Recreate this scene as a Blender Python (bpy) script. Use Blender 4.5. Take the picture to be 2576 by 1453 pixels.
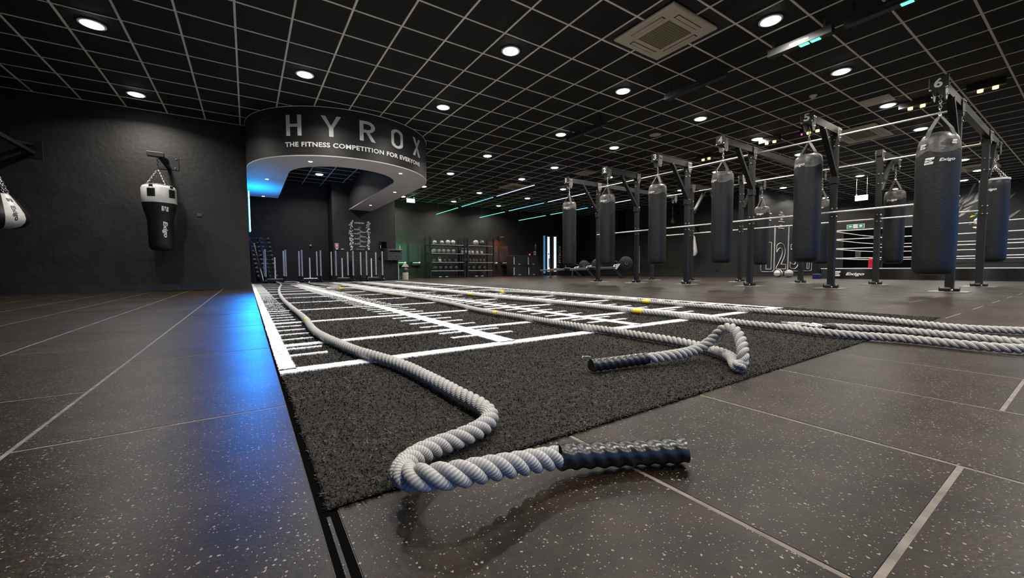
import bpy, math, random
import numpy as np
from mathutils import Vector, Matrix
random.seed(7); rng = np.random.default_rng(7)
PI = math.pi
for o in list(bpy.data.objects): bpy.data.objects.remove(o)
sc = bpy.context.scene
COL = sc.collection

# ------------------------------------------------------------------ camera
F_PX, YAW, PITCH, ROLL = 998.7, 0.587318, -0.0508358, -0.0068358
CAMH = 0.39
fw = Vector((math.sin(YAW)*math.cos(PITCH), math.cos(YAW)*math.cos(PITCH), math.sin(PITCH)))
r0 = Vector((math.cos(YAW), -math.sin(YAW), 0)); u0 = r0.cross(fw)
r1 = math.cos(ROLL)*r0 + math.sin(ROLL)*u0; u1 = -math.sin(ROLL)*r0 + math.cos(ROLL)*u0
cam = bpy.data.cameras.new('camera'); camo = bpy.data.objects.new('camera', cam); COL.objects.link(camo)
M = Matrix((r1, u1, -fw)).transposed().to_4x4(); M.translation = (0, 0, CAMH)
camo.matrix_world = M
cam.sensor_width = 36; cam.lens = F_PX/2576*36; cam.clip_start = 0.02; cam.clip_end = 200
sc.camera = camo
def ray(px, py): return r1*((px-1288)/F_PX) + u1*((726.5-py)/F_PX) + fw
def onz(px, py, z):
    d = ray(px, py); return d*((z-CAMH)/d.z) + Vector((0, 0, CAMH))
def ony(px, py, y):
    d = ray(px, py); return d*(y/d.y) + Vector((0, 0, CAMH))
def onx(px, py, x):
    d = ray(px, py); return d*(x/d.x) + Vector((0, 0, CAMH))
def proj(p):
    q = Vector(p) - Vector((0, 0, CAMH)); z = q.dot(fw)
    return (1288+F_PX*q.dot(r1)/z, 726.5-F_PX*q.dot(u1)/z, z)

# ------------------------------------------------------------------ world, exposure
w = bpy.data.worlds.new('world'); sc.world = w; w.use_nodes = True
bg = w.node_tree.nodes['Background']; bg.inputs[0].default_value = (0.10, 0.36, 1.0, 1); bg.inputs[1].default_value = 1.0
sc.view_settings.view_transform = 'Standard'; sc.view_settings.look = 'None'
sc.view_settings.exposure = 0.0; sc.view_settings.gamma = 1.0
sc.view_settings.use_curve_mapping = False
P_DOWN = 47.0; P_SPOT = 5.0

# ------------------------------------------------------------------ materials
def mat(name, col, rough=0.6, metal=0.0, emit=0.0, ecol=None, spec=0.5):
    m = bpy.data.materials.new(name); m.use_nodes = True
    b = m.node_tree.nodes['Principled BSDF']
    b.inputs['Base Color'].default_value = (*col, 1); b.inputs['Roughness'].default_value = rough
    b.inputs['Metallic'].default_value = metal; b.inputs['Specular IOR Level'].default_value = spec
    if emit: 
        b.inputs['Emission Color'].default_value = (*(ecol or col), 1); b.inputs['Emission Strength'].default_value = emit
    return m
def nd(m, t, **kw):
    n = m.node_tree.nodes.new(t)
    for k, v in kw.items():
        if k in n.inputs: n.inputs[k].default_value = v
        else: setattr(n, k, v)
    return n
def lk(m, a, b): m.node_tree.links.new(a, b)
def bsdf(m): return m.node_tree.nodes['Principled BSDF']
def grain(m, c0, c1, scale=20, bump=0.15, bscale=None, dist=0.002, detail=6, rvar=None, coord='Object'):
    """mottled colour between c0 and c1 plus fine relief"""
    tc = nd(m, 'ShaderNodeTexCoord'); n = nd(m, 'ShaderNodeTexNoise', Scale=scale, Detail=detail)
    lk(m, tc.outputs[coord], n.inputs['Vector'])
    r = nd(m, 'ShaderNodeValToRGB'); r.color_ramp.elements[0].color = (*c0, 1); r.color_ramp.elements[1].color = (*c1, 1)
    r.color_ramp.elements[0].position = 0.32; r.color_ramp.elements[1].position = 0.7
    lk(m, n.outputs['Fac'], r.inputs[0]); lk(m, r.outputs[0], bsdf(m).inputs['Base Color'])
    if bump:
        n2 = nd(m, 'ShaderNodeTexNoise', Scale=bscale or scale*3, Detail=4); lk(m, tc.outputs[coord], n2.inputs['Vector'])
        b = nd(m, 'ShaderNodeBump', Strength=bump, Distance=dist); lk(m, n2.outputs['Fac'], b.inputs['Height']); lk(m, b.outputs[0], bsdf(m).inputs['Normal'])
    if rvar:
        mr = nd(m, 'ShaderNodeMapRange'); mr.inputs[3].default_value = rvar[0]; mr.inputs[4].default_value = rvar[1]
        lk(m, n.outputs['Fac'], mr.inputs[0]); lk(m, mr.outputs[0], bsdf(m).inputs['Roughness'])
    return m
wall_m = grain(mat('wall_paint', (0.03,)*3, 0.62), (0.0065, 0.0056, 0.0050), (0.0150, 0.0130, 0.0115), 3, 0.28, 14, 0.02)
black_m = grain(mat('black_paint', (0.012,)*3, 0.5), (0.010, 0.010, 0.011), (0.018, 0.018, 0.018), 6, 0)
fascia_m = grain(mat('fascia_paint', (0.012,)*3, 0.55), (0.013, 0.013, 0.013), (0.020, 0.019, 0.018), 4, 0)
soffit_m = grain(mat('soffit_paint', (0.7,)*3, 0.6), (0.64, 0.60, 0.575), (0.68, 0.64, 0.615), 3, 0)
tilec_m = grain(mat('ceiling_board', (0.014,)*3, 0.8), (0.0045, 0.004, 0.0038), (0.009, 0.0085, 0.008), 12, 0.4, 160, 0.003)
rail_m = grain(mat('grid_rail', (0.7,)*3, 0.45), (0.80, 0.78, 0.74), (0.90, 0.88, 0.84), 5, 0)
base_m = grain(mat('baseboard', (0.02,)*3, 0.4), (0.016, 0.016, 0.016), (0.028, 0.027, 0.026), 5, 0)
steel_m = grain(mat('chrome_bar', (0.85,)*3, 0.28, 0.35), (0.74, 0.73, 0.71), (0.84, 0.83, 0.81), 30, 0)
lip_m = grain(mat('worn_steel_edge', (0.4,)*3, 0.5, 0.0), (0.30, 0.30, 0.29), (0.46, 0.45, 0.44), 30, 0)
rig_m = grain(mat('rig_paint', (0.02,)*3, 0.38), (0.007, 0.0075, 0.008), (0.012, 0.0125, 0.013), 8, 0.1, 300, 0.0005)
plate_m = grain(mat('rig_plate', (0.16,)*3, 0.35, 0.5), (0.15, 0.15, 0.14), (0.22, 0.215, 0.20), 10, 0)
bolt_m = mat('zinc_bolt', (0.75, 0.73, 0.68), 0.25, 1.0)
chain_m = mat('chain_steel', (0.75, 0.73, 0.70), 0.25, 1.0)
vinyl_m = grain(mat('black_vinyl', (0.02,)*3, 0.42), (0.006, 0.006, 0.0065), (0.010, 0.010, 0.0105), 5, 0.35, 40, 0.006)
vinyl2_m = grain(mat('worn_vinyl', (0.05,)*3, 0.4), (0.03, 0.029, 0.027), (0.13, 0.122, 0.11), 9, 0.5, 22, 0.01)
whitev_m = grain(mat('white_vinyl', (0.6,)*3, 0.4), (0.55, 0.53, 0.50), (0.66, 0.64, 0.61), 8, 0.2, 40, 0.003)
web_m = grain(mat('webbing', (0.03,)*3, 0.7), (0.04, 0.04, 0.038), (0.07, 0.068, 0.064), 60, 0)
white_m = grain(mat('white_print', (0.75,)*3, 0.5), (0.70, 0.70, 0.70), (0.80, 0.80, 0.80), 10, 0)
greyp_m = grain(mat('grey_print', (0.38,)*3, 0.5), (0.80, 0.80, 0.80), (0.86, 0.86, 0.86), 10, 0)
blackp_m = mat('black_print', (0.01,)*3, 0.5)
bright_m = mat('bright_print', (0.93, 0.93, 0.92), 0.5)
cream_m = grain(mat('cream_plastic', (0.6, 0.56, 0.46), 0.45), (0.60, 0.55, 0.44), (0.66, 0.61, 0.50), 5, 0)
creamd_m = grain(mat('grille_plastic', (0.3,)*3, 0.6), (0.22, 0.20, 0.13), (0.30, 0.27, 0.18), 90, 0.6, 90, 0.004)
rubber_m = grain(mat('black_rubber', (0.012,)*3, 0.45), (0.010,)*3, (0.018,)*3, 20, 0.2, 200, 0.001)
iron_m = grain(mat('painted_iron', (0.06,)*3, 0.35, 0.2), (0.05,)*3, (0.09,)*3, 20, 0.2, 100, 0.002)
ball_m = grain(mat('ball_rubber', (0.05,)*3, 0.38), (0.035,)*3, (0.07,)*3, 14, 0.6, 70, 0.005)
ballg_m = grain(mat('grey_ball', (0.3,)*3, 0.35), (0.24,)*3, (0.36,)*3, 14, 0.6, 60, 0.005)
kettle_m = grain(mat('kettle_iron', (0.5,)*3, 0.35, 0.2), (0.45, 0.44, 0.42), (0.6, 0.59, 0.56), 20, 0)
yellow_m = grain(mat('yellow_tape', (0.85, 0.62, 0.02), 0.45), (0.80, 0.58, 0.02), (0.92, 0.70, 0.04), 40, 0)
red_m = grain(mat('red_vinyl', (0.55, 0.01, 0.02), 0.4), (0.5, 0.01, 0.015), (0.6, 0.015, 0.03), 9, 0)
blue_m = grain(mat('blue_vinyl', (0.01, 0.02, 0.25), 0.4), (0.004, 0.006, 0.05), (0.006, 0.010, 0.08), 9, 0)
green_m = grain(mat('green_sign', (0.0, 0.25, 0.12), 0.5), (0.0, 0.24, 0.11), (0.0, 0.28, 0.13), 9, 0)
mirror_m = grain(mat('dark_mirror', (0.05,)*3, 0.12, 0.0, spec=0.8), (0.035,)*3, (0.05,)*3, 2, 0)
pole_m = grain(mat('grey_pole', (0.4,)*3, 0.4, 0.3), (0.55, 0.55, 0.57), (0.70, 0.70, 0.72), 14, 0.1, 200, 0.001)
lamp_m = mat('lamp_diffuser', (0.9,)*3, 0.5, emit=30, ecol=(1, 0.97, 0.93))
amber_m = mat('amber_lamp', (0.9, 0.6, 0.1), 0.4, emit=5, ecol=(1, 0.66, 0.16))
greenl_m = mat('green_lamp', (0.1, 0.8, 0.3), 0.4, emit=5, ecol=(0.06, 1, 0.30))
magenta_m = mat('magenta_lamp', (0.8, 0.1, 0.3), 0.4, emit=3, ecol=(1, 0.05, 0.25))
sign_m = mat('lit_sign', (0.9,)*3, 0.4, emit=4.5, ecol=(0.85, 1, 0.97))
blueled_m = mat('blue_led', (0.2, 0.5, 1), 0.4, emit=26, ecol=(0.015, 0.28, 1.0))
cyanled_m = mat('cyan_core_led', (0.2, 0.5, 1), 0.4, emit=9, ecol=(0.25, 0.85, 1.0))
glass_m = mat('lit_panel', (0.7,)*3, 0.3, emit=1.0, ecol=(0.80, 0.88, 0.92))
blueglass_m = mat('blue_lit_panel', (0.1, 0.3, 0.5), 0.3, emit=0.45, ecol=(0.10, 0.38, 0.75))

# floor rubber with flecks
def flecked():
    m = mat('flecked_rubber', (0.05,)*3, 0.4, spec=0.16)
    tc = nd(m, 'ShaderNodeTexCoord'); geo = nd(m, 'ShaderNodeNewGeometry'); oi = nd(m, 'ShaderNodeObjectInfo')
    n = nd(m, 'ShaderNodeTexNoise', Scale=8, Detail=12, Roughness=0.78); lk(m, geo.outputs['Position'], n.inputs['Vector'])
    r = nd(m, 'ShaderNodeValToRGB'); e = r.color_ramp.elements
    e[0].position = 0.36; e[0].color = (0.0035, 0.0025, 0.0019, 1); e[1].position = 0.64; e[1].color = (0.0275, 0.0205, 0.0150, 1)
    lk(m, n.outputs['Fac'], r.inputs[0])
    n3 = nd(m, 'ShaderNodeTexNoise', Scale=140, Detail=3); lk(m, geo.outputs['Position'], n3.inputs['Vector'])
    mm = nd(m, 'ShaderNodeMix', data_type='RGBA', blend_type='OVERLAY'); mm.inputs[0].default_value = 0.55
    lk(m, r.outputs[0], mm.inputs[6]); lk(m, n3.outputs['Color'], mm.inputs[7])
    hs = nd(m, 'ShaderNodeHueSaturation'); lk(m, mm.outputs[2], hs.inputs['Color'])
    mr = nd(m, 'ShaderNodeMapRange'); mr.inputs[3].default_value = 0.8; mr.inputs[4].default_value = 1.2
    lk(m, oi.outputs['Random'], mr.inputs[0]); lk(m, mr.outputs[0], hs.inputs['Value']); hs.inputs['Saturation'].default_value = 1.35
    # flecks: small irregular chips
    nw = nd(m, 'ShaderNodeTexNoise', Scale=260, Detail=1); lk(m, geo.outputs['Position'], nw.inputs['Vector'])
    va = nd(m, 'ShaderNodeVectorMath', operation='MULTIPLY_ADD'); va.inputs[1].default_value = (0.004,)*3
    lk(m, nw.outputs['Color'], va.inputs[0]); lk(m, geo.outputs['Position'], va.inputs[2])
    facs = []
    for sc_, th, keep in ((95, 0.19, 0.68), (190, 0.21, 0.60)):
        v = nd(m, 'ShaderNodeTexVoronoi', Scale=sc_); lk(m, va.outputs[0], v.inputs['Vector'])
        a = nd(m, 'ShaderNodeMath', operation='LESS_THAN'); a.inputs[1].default_value = th; lk(m, v.outputs['Distance'], a.inputs[0])
        sp = nd(m, 'ShaderNodeSeparateColor'); lk(m, v.outputs['Color'], sp.inputs[0])
        b = nd(m, 'ShaderNodeMath', operation='GREATER_THAN'); b.inputs[1].default_value = keep; lk(m, sp.outputs[0], b.inputs[0])
        c = nd(m, 'ShaderNodeMath', operation='MULTIPLY'); lk(m, a.outputs[0], c.inputs[0]); lk(m, b.outputs[0], c.inputs[1]); facs.append(c)
    mx = nd(m, 'ShaderNodeMath', operation='MAXIMUM'); lk(m, facs[0].outputs[0], mx.inputs[0]); lk(m, facs[1].outputs[0], mx.inputs[1])
    mf = nd(m, 'ShaderNodeMix', data_type='RGBA'); lk(m, mx.outputs[0], mf.inputs[0]); lk(m, hs.outputs[0], mf.inputs[6]); mf.inputs[7].default_value = (0.235, 0.205, 0.17, 1)
    lk(m, mf.outputs[2], bsdf(m).inputs['Base Color'])
    rr = nd(m, 'ShaderNodeMapRange'); rr.inputs[3].default_value = 0.27; rr.inputs[4].default_value = 0.5
    n4 = nd(m, 'ShaderNodeTexNoise', Scale=1.3, Detail=6); lk(m, geo.outputs['Position'], n4.inputs['Vector'])
    lk(m, n4.outputs['Fac'], rr.inputs[0]); lk(m, rr.outputs[0], bsdf(m).inputs['Roughness'])
    b = nd(m, 'ShaderNodeBump', Strength=0.35, Distance=0.0012); lk(m, n3.outputs['Fac'], b.inputs['Height']); lk(m, b.outputs[0], bsdf(m).inputs['Normal'])
    return m
floor_m = flecked()
joint_m = grain(mat('joint_dust', (0.4,)*3, 0.9), (0.12, 0.102, 0.086), (0.21, 0.18, 0.152), 30, 0)
dark_m = mat('dark_gap', (0.003,)*3, 1.0, spec=0.0)
turf_m = grain(mat('turf_backing', (0.02,)*3, 0.95, spec=0.1), (0.015, 0.013, 0.011), (0.052, 0.045, 0.038), 90, 1.0, 160, 0.006)
line_m = grain(mat('white_turf', (0.85,)*3, 0.9, spec=0.1), (0.80, 0.79, 0.78), (0.92, 0.92, 0.91), 120, 0.8, 220, 0.003)
def pile_mat(name, c0, c1):
    m = mat(name, c0, 0.7, spec=0.25)
    a = nd(m, 'ShaderNodeAttribute'); a.attribute_name = 'tint'
    r = nd(m, 'ShaderNodeValToRGB'); r.color_ramp.elements[0].color = (*c0, 1); r.color_ramp.elements[1].color = (*c1, 1)
    lk(m, a.outputs['Fac'], r.inputs[0]); lk(m, r.outputs[0], bsdf(m).inputs['Base Color'])
    return m
pile_m = pile_mat('turf_pile', (0.004, 0.0035, 0.003), (0.165, 0.14, 0.112))
pilew_m = pile_mat('turf_pile_white', (0.72, 0.71, 0.70), (0.94, 0.94, 0.93))
def rope_mat():
    m = mat('rope_yarn', (0.6, 0.59, 0.57), 0.75, spec=0.25)
    uv = nd(m, 'ShaderNodeUVMap')
    wv = nd(m, 'ShaderNodeTexWave', Scale=1.0, Distortion=0.6, Detail=2); wv.wave_type = 'BANDS'; wv.bands_direction = 'Y'
    lk(m, uv.outputs[0], wv.inputs['Vector'])
    tc = nd(m, 'ShaderNodeTexCoord'); n = nd(m, 'ShaderNodeTexNoise', Scale=9, Detail=5); lk(m, tc.outputs['Object'], n.inputs['Vector'])
    r = nd(m, 'ShaderNodeValToRGB'); r.color_ramp.elements[0].color = (0.42, 0.40, 0.375, 1); r.color_ramp.elements[1].color = (0.56, 0.54, 0.51, 1)
    lk(m, n.outputs['Fac'], r.inputs[0])
    mx = nd(m, 'ShaderNodeMix', data_type='RGBA', blend_type='MULTIPLY'); mx.inputs[0].default_value = 0.35
    lk(m, r.outputs[0], mx.inputs[6]); lk(m, wv.outputs['Color'], mx.inputs[7]); lk(m, mx.outputs[2], bsdf(m).inputs['Base Color'])
    b = nd(m, 'ShaderNodeBump', Strength=0.7, Distance=0.0012); lk(m, wv.outputs['Fac'], b.inputs['Height']); lk(m, b.outputs[0], bsdf(m).inputs['Normal'])
    return m
rope_m = rope_mat()
grip_m = grain(mat('shrink_sleeve', (0.012,)*3, 0.3), (0.010,)*3, (0.016,)*3, 20, 0.25, 120, 0.001)

# ------------------------------------------------------------------ mesh helpers
class MB:
    def __init__(s): s.v = []; s.f = []
    def add(s, vs, fs):
        n = len(s.v); s.v += [tuple(v) for v in vs]; s.f += [tuple(n+i for i in f) for f in fs]; return s
    def box(s, x0, x1, y0, y1, z0, z1, m=None):
        vs = [Vector(p) for p in ((x0,y0,z0),(x1,y0,z0),(x1,y1,z0),(x0,y1,z0),(x0,y0,z1),(x1,y0,z1),(x1,y1,z1),(x0,y1,z1))]
        if m: vs = [m @ v for v in vs]
        return s.add(vs, [(0,3,2,1),(4,5,6,7),(0,1,5,4),(1,2,6,5),(2,3,7,6),(3,0,4,7)])
    def bbox(s, x0, x1, y0, y1, z0, z1, c=0.004, m=None):
        """box with chamfered top edges"""
        vs = [(x0,y0,z0),(x1,y0,z0),(x1,y1,z0),(x0,y1,z0),(x0,y0,z1-c),(x1,y0,z1-c),(x1,y1,z1-c),(x0,y1,z1-c),(x0+c,y0+c,z1),(x1-c,y0+c,z1),(x1-c,y1-c,z1),(x0+c,y1-c,z1)]
        if m: vs = [m @ Vector(v) for v in vs]
        return s.add(vs, [(0,3,2,1),(0,1,5,4),(1,2,6,5),(2,3,7,6),(3,0,4,7),(4,5,9,8),(5,6,10,9),(6,7,11,10),(7,4,8,11),(8,9,10,11)])
    def beam(s, p0, p1, w, h, up=(0,0,1)):
        p0 = Vector(p0); p1 = Vector(p1); d = (p1-p0).normalized(); u = Vector(up)
        if abs(d.dot(u)) > .99: u = Vector((0,1,0))
        sd = d.cross(u).normalized(); u = sd.cross(d)
        vs = [p + sd*a*w/2 + u*b*h/2 for p in (p0, p1) for a, b in ((-1,-1),(1,-1),(1,1),(-1,1))]
        return s.add(vs, [(3,2,1,0),(4,5,6,7),(0,1,5,4),(1,2,6,5),(2,3,7,6),(3,0,4,7)])
    def tube(s, pts, r, n=8, cap=True, closed=False):
        pts = [Vector(p) for p in pts]; N = len(pts); rs = r if isinstance(r, (list, tuple)) else [r]*N
        base = len(s.v); u = None
        for i, p in enumerate(pts):
            if closed: d = pts[(i+1) % N]-pts[i-1]
            else: d = (pts[min(i+1, N-1)]-pts[max(i-1, 0)])
            d = d.normalized() if d.length > 1e-9 else Vector((0,0,1))
            if u is None: u = Vector((0,0,1)) if abs(d.z) < .9 else Vector((1,0,0))
            u = (u-d*u.dot(d)).normalized(); v = d.cross(u)
            for k in range(n):
                a = 2*PI*k/n; s.v.append(tuple(p+(u*math.cos(a)+v*math.sin(a))*rs[i]))
        for i in range(N if closed else N-1):
            for k in range(n):
                a = base+i*n+k; b = base+i*n+(k+1) % n; i2 = (i+1) % N
                s.f.append((a, b, base+i2*n+(k+1) % n, base+i2*n+k))
        if cap and not closed:
            s.f.append(tuple(base+k for k in range(n))[::-1]); s.f.append(tuple(base+(N-1)*n+k for k in range(n)))
        return s
    def lathe(s, prof, n=24, c=(0,0,0), m=None):
        base = len(s.v); c = Vector(c); N = len(prof)
        for r, z in prof:
            for k in range(n):
                a = 2*PI*k/n; p = Vector((r*math.cos(a), r*math.sin(a), z))
                if m: p = m @ p
                s.v.append(tuple(p+c))
        for i in range(N-1):
            for k in range(n):
                a = base+i*n+k; b = base+i*n+(k+1) % n; s.f.append((a, b, b+n, a+n))
        s.f.append(tuple(base+k for k in range(n))[::-1]); s.f.append(tuple(base+(N-1)*n+k for k in range(n)))
        return s
    def sphere(s, c, r, n=14, sq=1.0):
        prof = [(max(r*math.sin(PI*i/n), r*0.01), -r*sq*math.cos(PI*i/n)) for i in range(n+1)]
        return s.lathe(prof, n+4, c)
    def prism(s, poly, o, ux, uy, t):
        """polygon in plane (o,ux,uy) extruded by t along the plane normal"""
        o = Vector(o); ux = Vector(ux); uy = Vector(uy); nn = ux.cross(uy).normalized()*t
        k = len(poly); vs = [o+ux*a+uy*b for a, b in poly]; vs += [v+nn for v in vs]
        return s.add(vs, [tuple(range(k))[::-1], tuple(range(k, 2*k))]+[(i, (i+1) % k, k+(i+1) % k, k+i) for i in range(k)])
    def mesh(s, name, m, smooth=False):
        me = bpy.data.meshes.new(name); me.from_pydata(s.v, [], s.f); me.materials.append(m); me.update()
        if smooth:
            me.shade_smooth()
            try: me.set_sharp_from_angle(angle=math.radians(38))
            except Exception: pass
        return me
    def build(s, name, m, parent=None, smooth=False, loc=None):
        o = bpy.data.objects.new(name, s.mesh(name, m, smooth)); COL.objects.link(o)
        if parent: o.parent = parent
        if loc: o.location = loc
        return o
def tag(o, label=None, cat=None, group=None, kind=None):
    if label: o['label'] = label
    if cat: o['category'] = cat
    if group: o['group'] = group
    if kind: o['kind'] = kind
    return o
def thing(name, label, cat, loc=(0,0,0), rotz=0, group=None):
    o = bpy.data.objects.new(name, None); COL.objects.link(o); o.location = loc; o.rotation_euler = (0, 0, rotz); o.empty_display_size = .1
    return tag(o, label, cat, group)
def struct(o): o['kind'] = 'structure'; return o
KIDS = {}
def dup(root, loc, rotz=0, label=None, group=None):
    kids = {}
    for o in bpy.data.objects:
        if o.parent: kids.setdefault(o.parent.name, []).append(o)
    def cp(o, par):
        c = o.copy(); COL.objects.link(c); c.parent = par
        for k in kids.get(o.name, []): cp(k, c)
        return c
    r = cp(root, None); r.location = loc; r.rotation_euler = (0, 0, rotz)
    if label: r['label'] = label
    if group: r['group'] = group
    return r
def inst(name, me, parent, loc=(0,0,0), rot=(0,0,0), scale=None):
    o = bpy.data.objects.new(name, me); COL.objects.link(o); o.parent = parent; o.location = loc; o.rotation_euler = rot
    if scale: o.scale = scale
    return o
def text_mesh(s, size=1, ext=0.001, bold=0.0, outline=None, space=1.0, align='LEFT', shear=0.0):
    cu = bpy.data.curves.new('txt', 'FONT'); cu.body = s; cu.size = size; cu.extrude = ext; cu.offset = bold; cu.space_character = space
    cu.align_x = align; cu.shear = shear; cu.resolution_u = 4
    if outline: cu.fill_mode = 'NONE' if False else cu.fill_mode
    o = bpy.data.objects.new('txt', cu); COL.objects.link(o)
    dg = bpy.context.evaluated_depsgraph_get(); me = bpy.data.meshes.new_from_object(o.evaluated_get(dg))
    bpy.data.objects.remove(o); return me
def text(s, m, parent, o, ux, uy, width=None, height=None, ext=0.001, bold=0.0, name='lettering', space=1.0, shear=0.0, align='LEFT', me=None):
    """put flat lettering on a surface: o lower left, ux/uy unit directions; fitted to width and height"""
    me = me or text_mesh(s, 1.0, 0.0, bold, space=space, shear=shear)
    co = np.array([v.co[:] for v in me.vertices]); mn = co.min(0); mxx = co.max(0)
    sx = width/(mxx[0]-mn[0]) if width else None; sy = height/(mxx[1]-mn[1]) if height else None
    if sx is None: sx = sy
    if sy is None: sy = sx
    o = Vector(o); ux = Vector(ux).normalized(); uy = Vector(uy).normalized(); nn = ux.cross(uy).normalized()
    for v, c in zip(me.vertices, co):
        v.co = o + ux*((c[0]-mn[0])*sx) + uy*((c[1]-mn[1])*sy) + nn*(ext)
    me.materials.clear(); me.materials.append(m)
    ob = bpy.data.objects.new(name, me); COL.objects.link(ob)
    if parent: ob.parent = parent
    return ob
def wrap(ob, c, R, vert=False):
    """bend lettering lying in local x (arc length) / z onto a cylinder: vertices given as (s, _, z)"""
    for v in ob.data.vertices:
        a = v.co.x/R; v.co = Vector((c[0]+R*math.cos(a), c[1]+R*math.sin(a), v.co.z))
EMB = [[(0.12, 0.0), (0.9, 0.0), (0.93, 0.34), (0.55, 0.34), (0.5, 0.27), (0.14, 0.27)], [(0.17, 0.37), (0.42, 0.37), (0.48, 0.44), (0.80, 0.44), (0.82, 0.56), (0.52, 0.56), (0.46, 0.63), (0.20, 0.63)],
       [(0.22, 0.73), (0.55, 0.73), (0.6, 0.66), (0.96, 0.66), (1.02, 1.0), (0.25, 1.0)]]
def emblem_mb(o, ux, uy, w, h, t=0.001, mb=None):
    mb = mb or MB(); o = Vector(o); ux = Vector(ux).normalized()*w; uy = Vector(uy).normalized()*h
    for p in EMB: mb.prism(p, o, ux, uy, t)
    return mb

# ------------------------------------------------------------------ room shell
CZ = 3.537
# floor: slab seen in the joints, rubber tiles as parts
fl = MB().box(-6, 24, -5, 19, -0.12, -0.0007).build('floor', joint_m); struct(fl)
TX0, TX1, TY0, TY1 = 0.09, 4.30, 0.69, 13.45
G = 0.004
def tile_spans():
    out = []
    for k in range(-12, 46):
        x0 = 0.085+0.53*k; x1 = x0+0.53; left = k < 0
        off = (0.275 if k % 2 else 0.80) if left else (0.145 if k % 2 else 0.66)
        if k == 0: x0 += 0.02
        for j in range(-6, 19):
            y0 = off+1.03*(j-1); y1 = y0+1.03
            if not left and x0 < TX1-0.01:
                if y0 < TY0 < y1: out.append((x0, x1, y0, TY0-0.003+G))
                elif y0 < TY1 < y1: out.append((x0, x1, TY1+G, y1))
                elif y1 <= TY0 or y0 >= TY1: out.append((x0, x1, y0, TY0-0.003+G if 0 <= TY0-y1 < .06 else y1))
            else: out.append((x0, x1, y0, y1))
    return [t for t in out if t[3]-t[2] > 0.05 and t[0] > -6 and t[1] < 24.5 and t[2] > -5 and t[3] < 19.3]
ts = tile_spans()
def vis_size(cx, cy, z):
    X, Y, d = proj((cx, cy, z))
    inside = d > 0.05 and -250 < X < 2826 and -250 < Y < 1703
    return (0 if inside else 1, math.hypot(cx, cy))
ts.sort(key=lambda t: vis_size((t[0]+t[1])/2, (t[2]+t[3])/2, 0))
cache = {}
for t in ts[:298]:
    wx, wy = t[1]-t[0]-2*G, t[3]-t[2]-2*G; key = (round(wx, 3), round(wy, 3))
    if key not in cache: cache[key] = MB().bbox(-wx/2, wx/2, -wy/2, wy/2, -0.010, 0, 0.0014).mesh('floor_tile', floor_m)
    inst('floor_tile', cache[key], fl, ((t[0]+t[1])/2, (t[2]+t[3])/2, random.uniform(0.0, 0.0004)))
mb = MB()
for t in ts[298:]: mb.bbox(t[0]+G, t[1]-G, t[2]+G, t[3]-G, -0.010, 0, 0.0014)
tag(mb.build('floor_tile_field', floor_m, fl), kind='stuff')
MB().box(0.081, 0.109, -5, TY1, -0.012, -0.0003).box(0.1, TX1+.03, TY0-.008, TY0+.01, -.012, -.0003).build('seam_gap', dark_m, fl)
MB().box(0.091, 0.0965, -2, TY0-0.02, -0.012, 0.0).build('seam_strip', floor_m, fl)

# ceiling
AX = [0.6*a-0.622 for a in range(-9, 42)]; BY = [0.6*b+6.404 for b in range(-18, 21)]
ce = MB().box(-6, 24, -4.4, 19, CZ+0.012, CZ+0.14).build('ceiling', black_m); struct(ce)
CASS = [(4.31, 5.24, 2.97, 3.90), (11.56, 12.90, 2.96, 3.80), (8.20, 9.05, 12.3, 13.2), (19.0, 19.95, 2.0, 2.9)]
rl = MB().box(-0.012, 0.012, -4.4, 18.5, 0, 0.012).mesh('grid_rail', rail_m)
for x in AX: inst('grid_rail', rl, ce, (x, 0, CZ))
for y in BY: 
    inst('cross_rail', bpy.data.meshes.get('cross_rail') or MB().box(-6, 23.98, -0.012, 0.012, 0.0015, 0.012).mesh('cross_rail', rail_m), ce, (0, y, CZ))
ct = [(x+0.3, y+0.3) for x in AX[:-1] for y in BY[:-1]]
ct = [c for c in ct if not any(a-0.05 < c[0] < b+0.05 and d-0.05 < c[1] < e+0.05 for a, b, d, e in CASS)]
ct.sort(key=lambda c: vis_size(c[0], c[1], CZ))
ctm = MB().box(-0.284, 0.284, -0.284, 0.284, 0.005, 0.013).mesh('ceiling_tile', tilec_m)
for c in ct[:298]: inst('ceiling_tile', ctm, ce, (c[0], c[1], CZ))
mb = MB()
for c in ct[298:]: mb.box(c[0]-.284, c[0]+.284, c[1]-.284, c[1]+.284, CZ+0.005, CZ+0.013)
tag(mb.build('ceiling_tile_field', tilec_m, ce), kind='stuff')

# walls
struct(MB().box(-6, 0.06, 10.55, 18.6, -0.01, CZ+0.012).build('wall_left_front', wall_m))
struct(MB().box(-6, -5.7, -4.4, 10.55, -0.01, CZ+0.012).build('wall_left', wall_m))
struct(MB().box(-6, 24, -4.6, -4.4, 2.7, CZ+0.012).build('sky_block_lintel', wall_m))  # unseen lintel added to limit the opening and keep blue sky off the ceiling
struct(MB().box(-30, 48, -40, -5, -0.2, -0.02).build('sky_block_ground', dark_m))  # unseen dark slab added to block world light rising from below
struct(MB().box(0.06, 2.60, 16.45, 18.6, -0.01, CZ+0.012).build('wall_alcove', wall_m))
struct(MB().box(2.60, 4.86, 15.50, 18.6, -0.01, CZ+0.012).build('wall_pillar', wall_m))
struct(MB().box(4.86, 17.2, 18.1, 18.6, -0.01, CZ+0.012).build('wall_far', wall_m))
struct(MB().box(17.2, 24, 7.9, 18.6, -0.01, CZ+0.012).build('wall_far_right', wall_m))
struct(MB().box(23.4, 24, -4.4, 7.9, -0.01, CZ+0.012).build('wall_right', wall_m))
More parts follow.
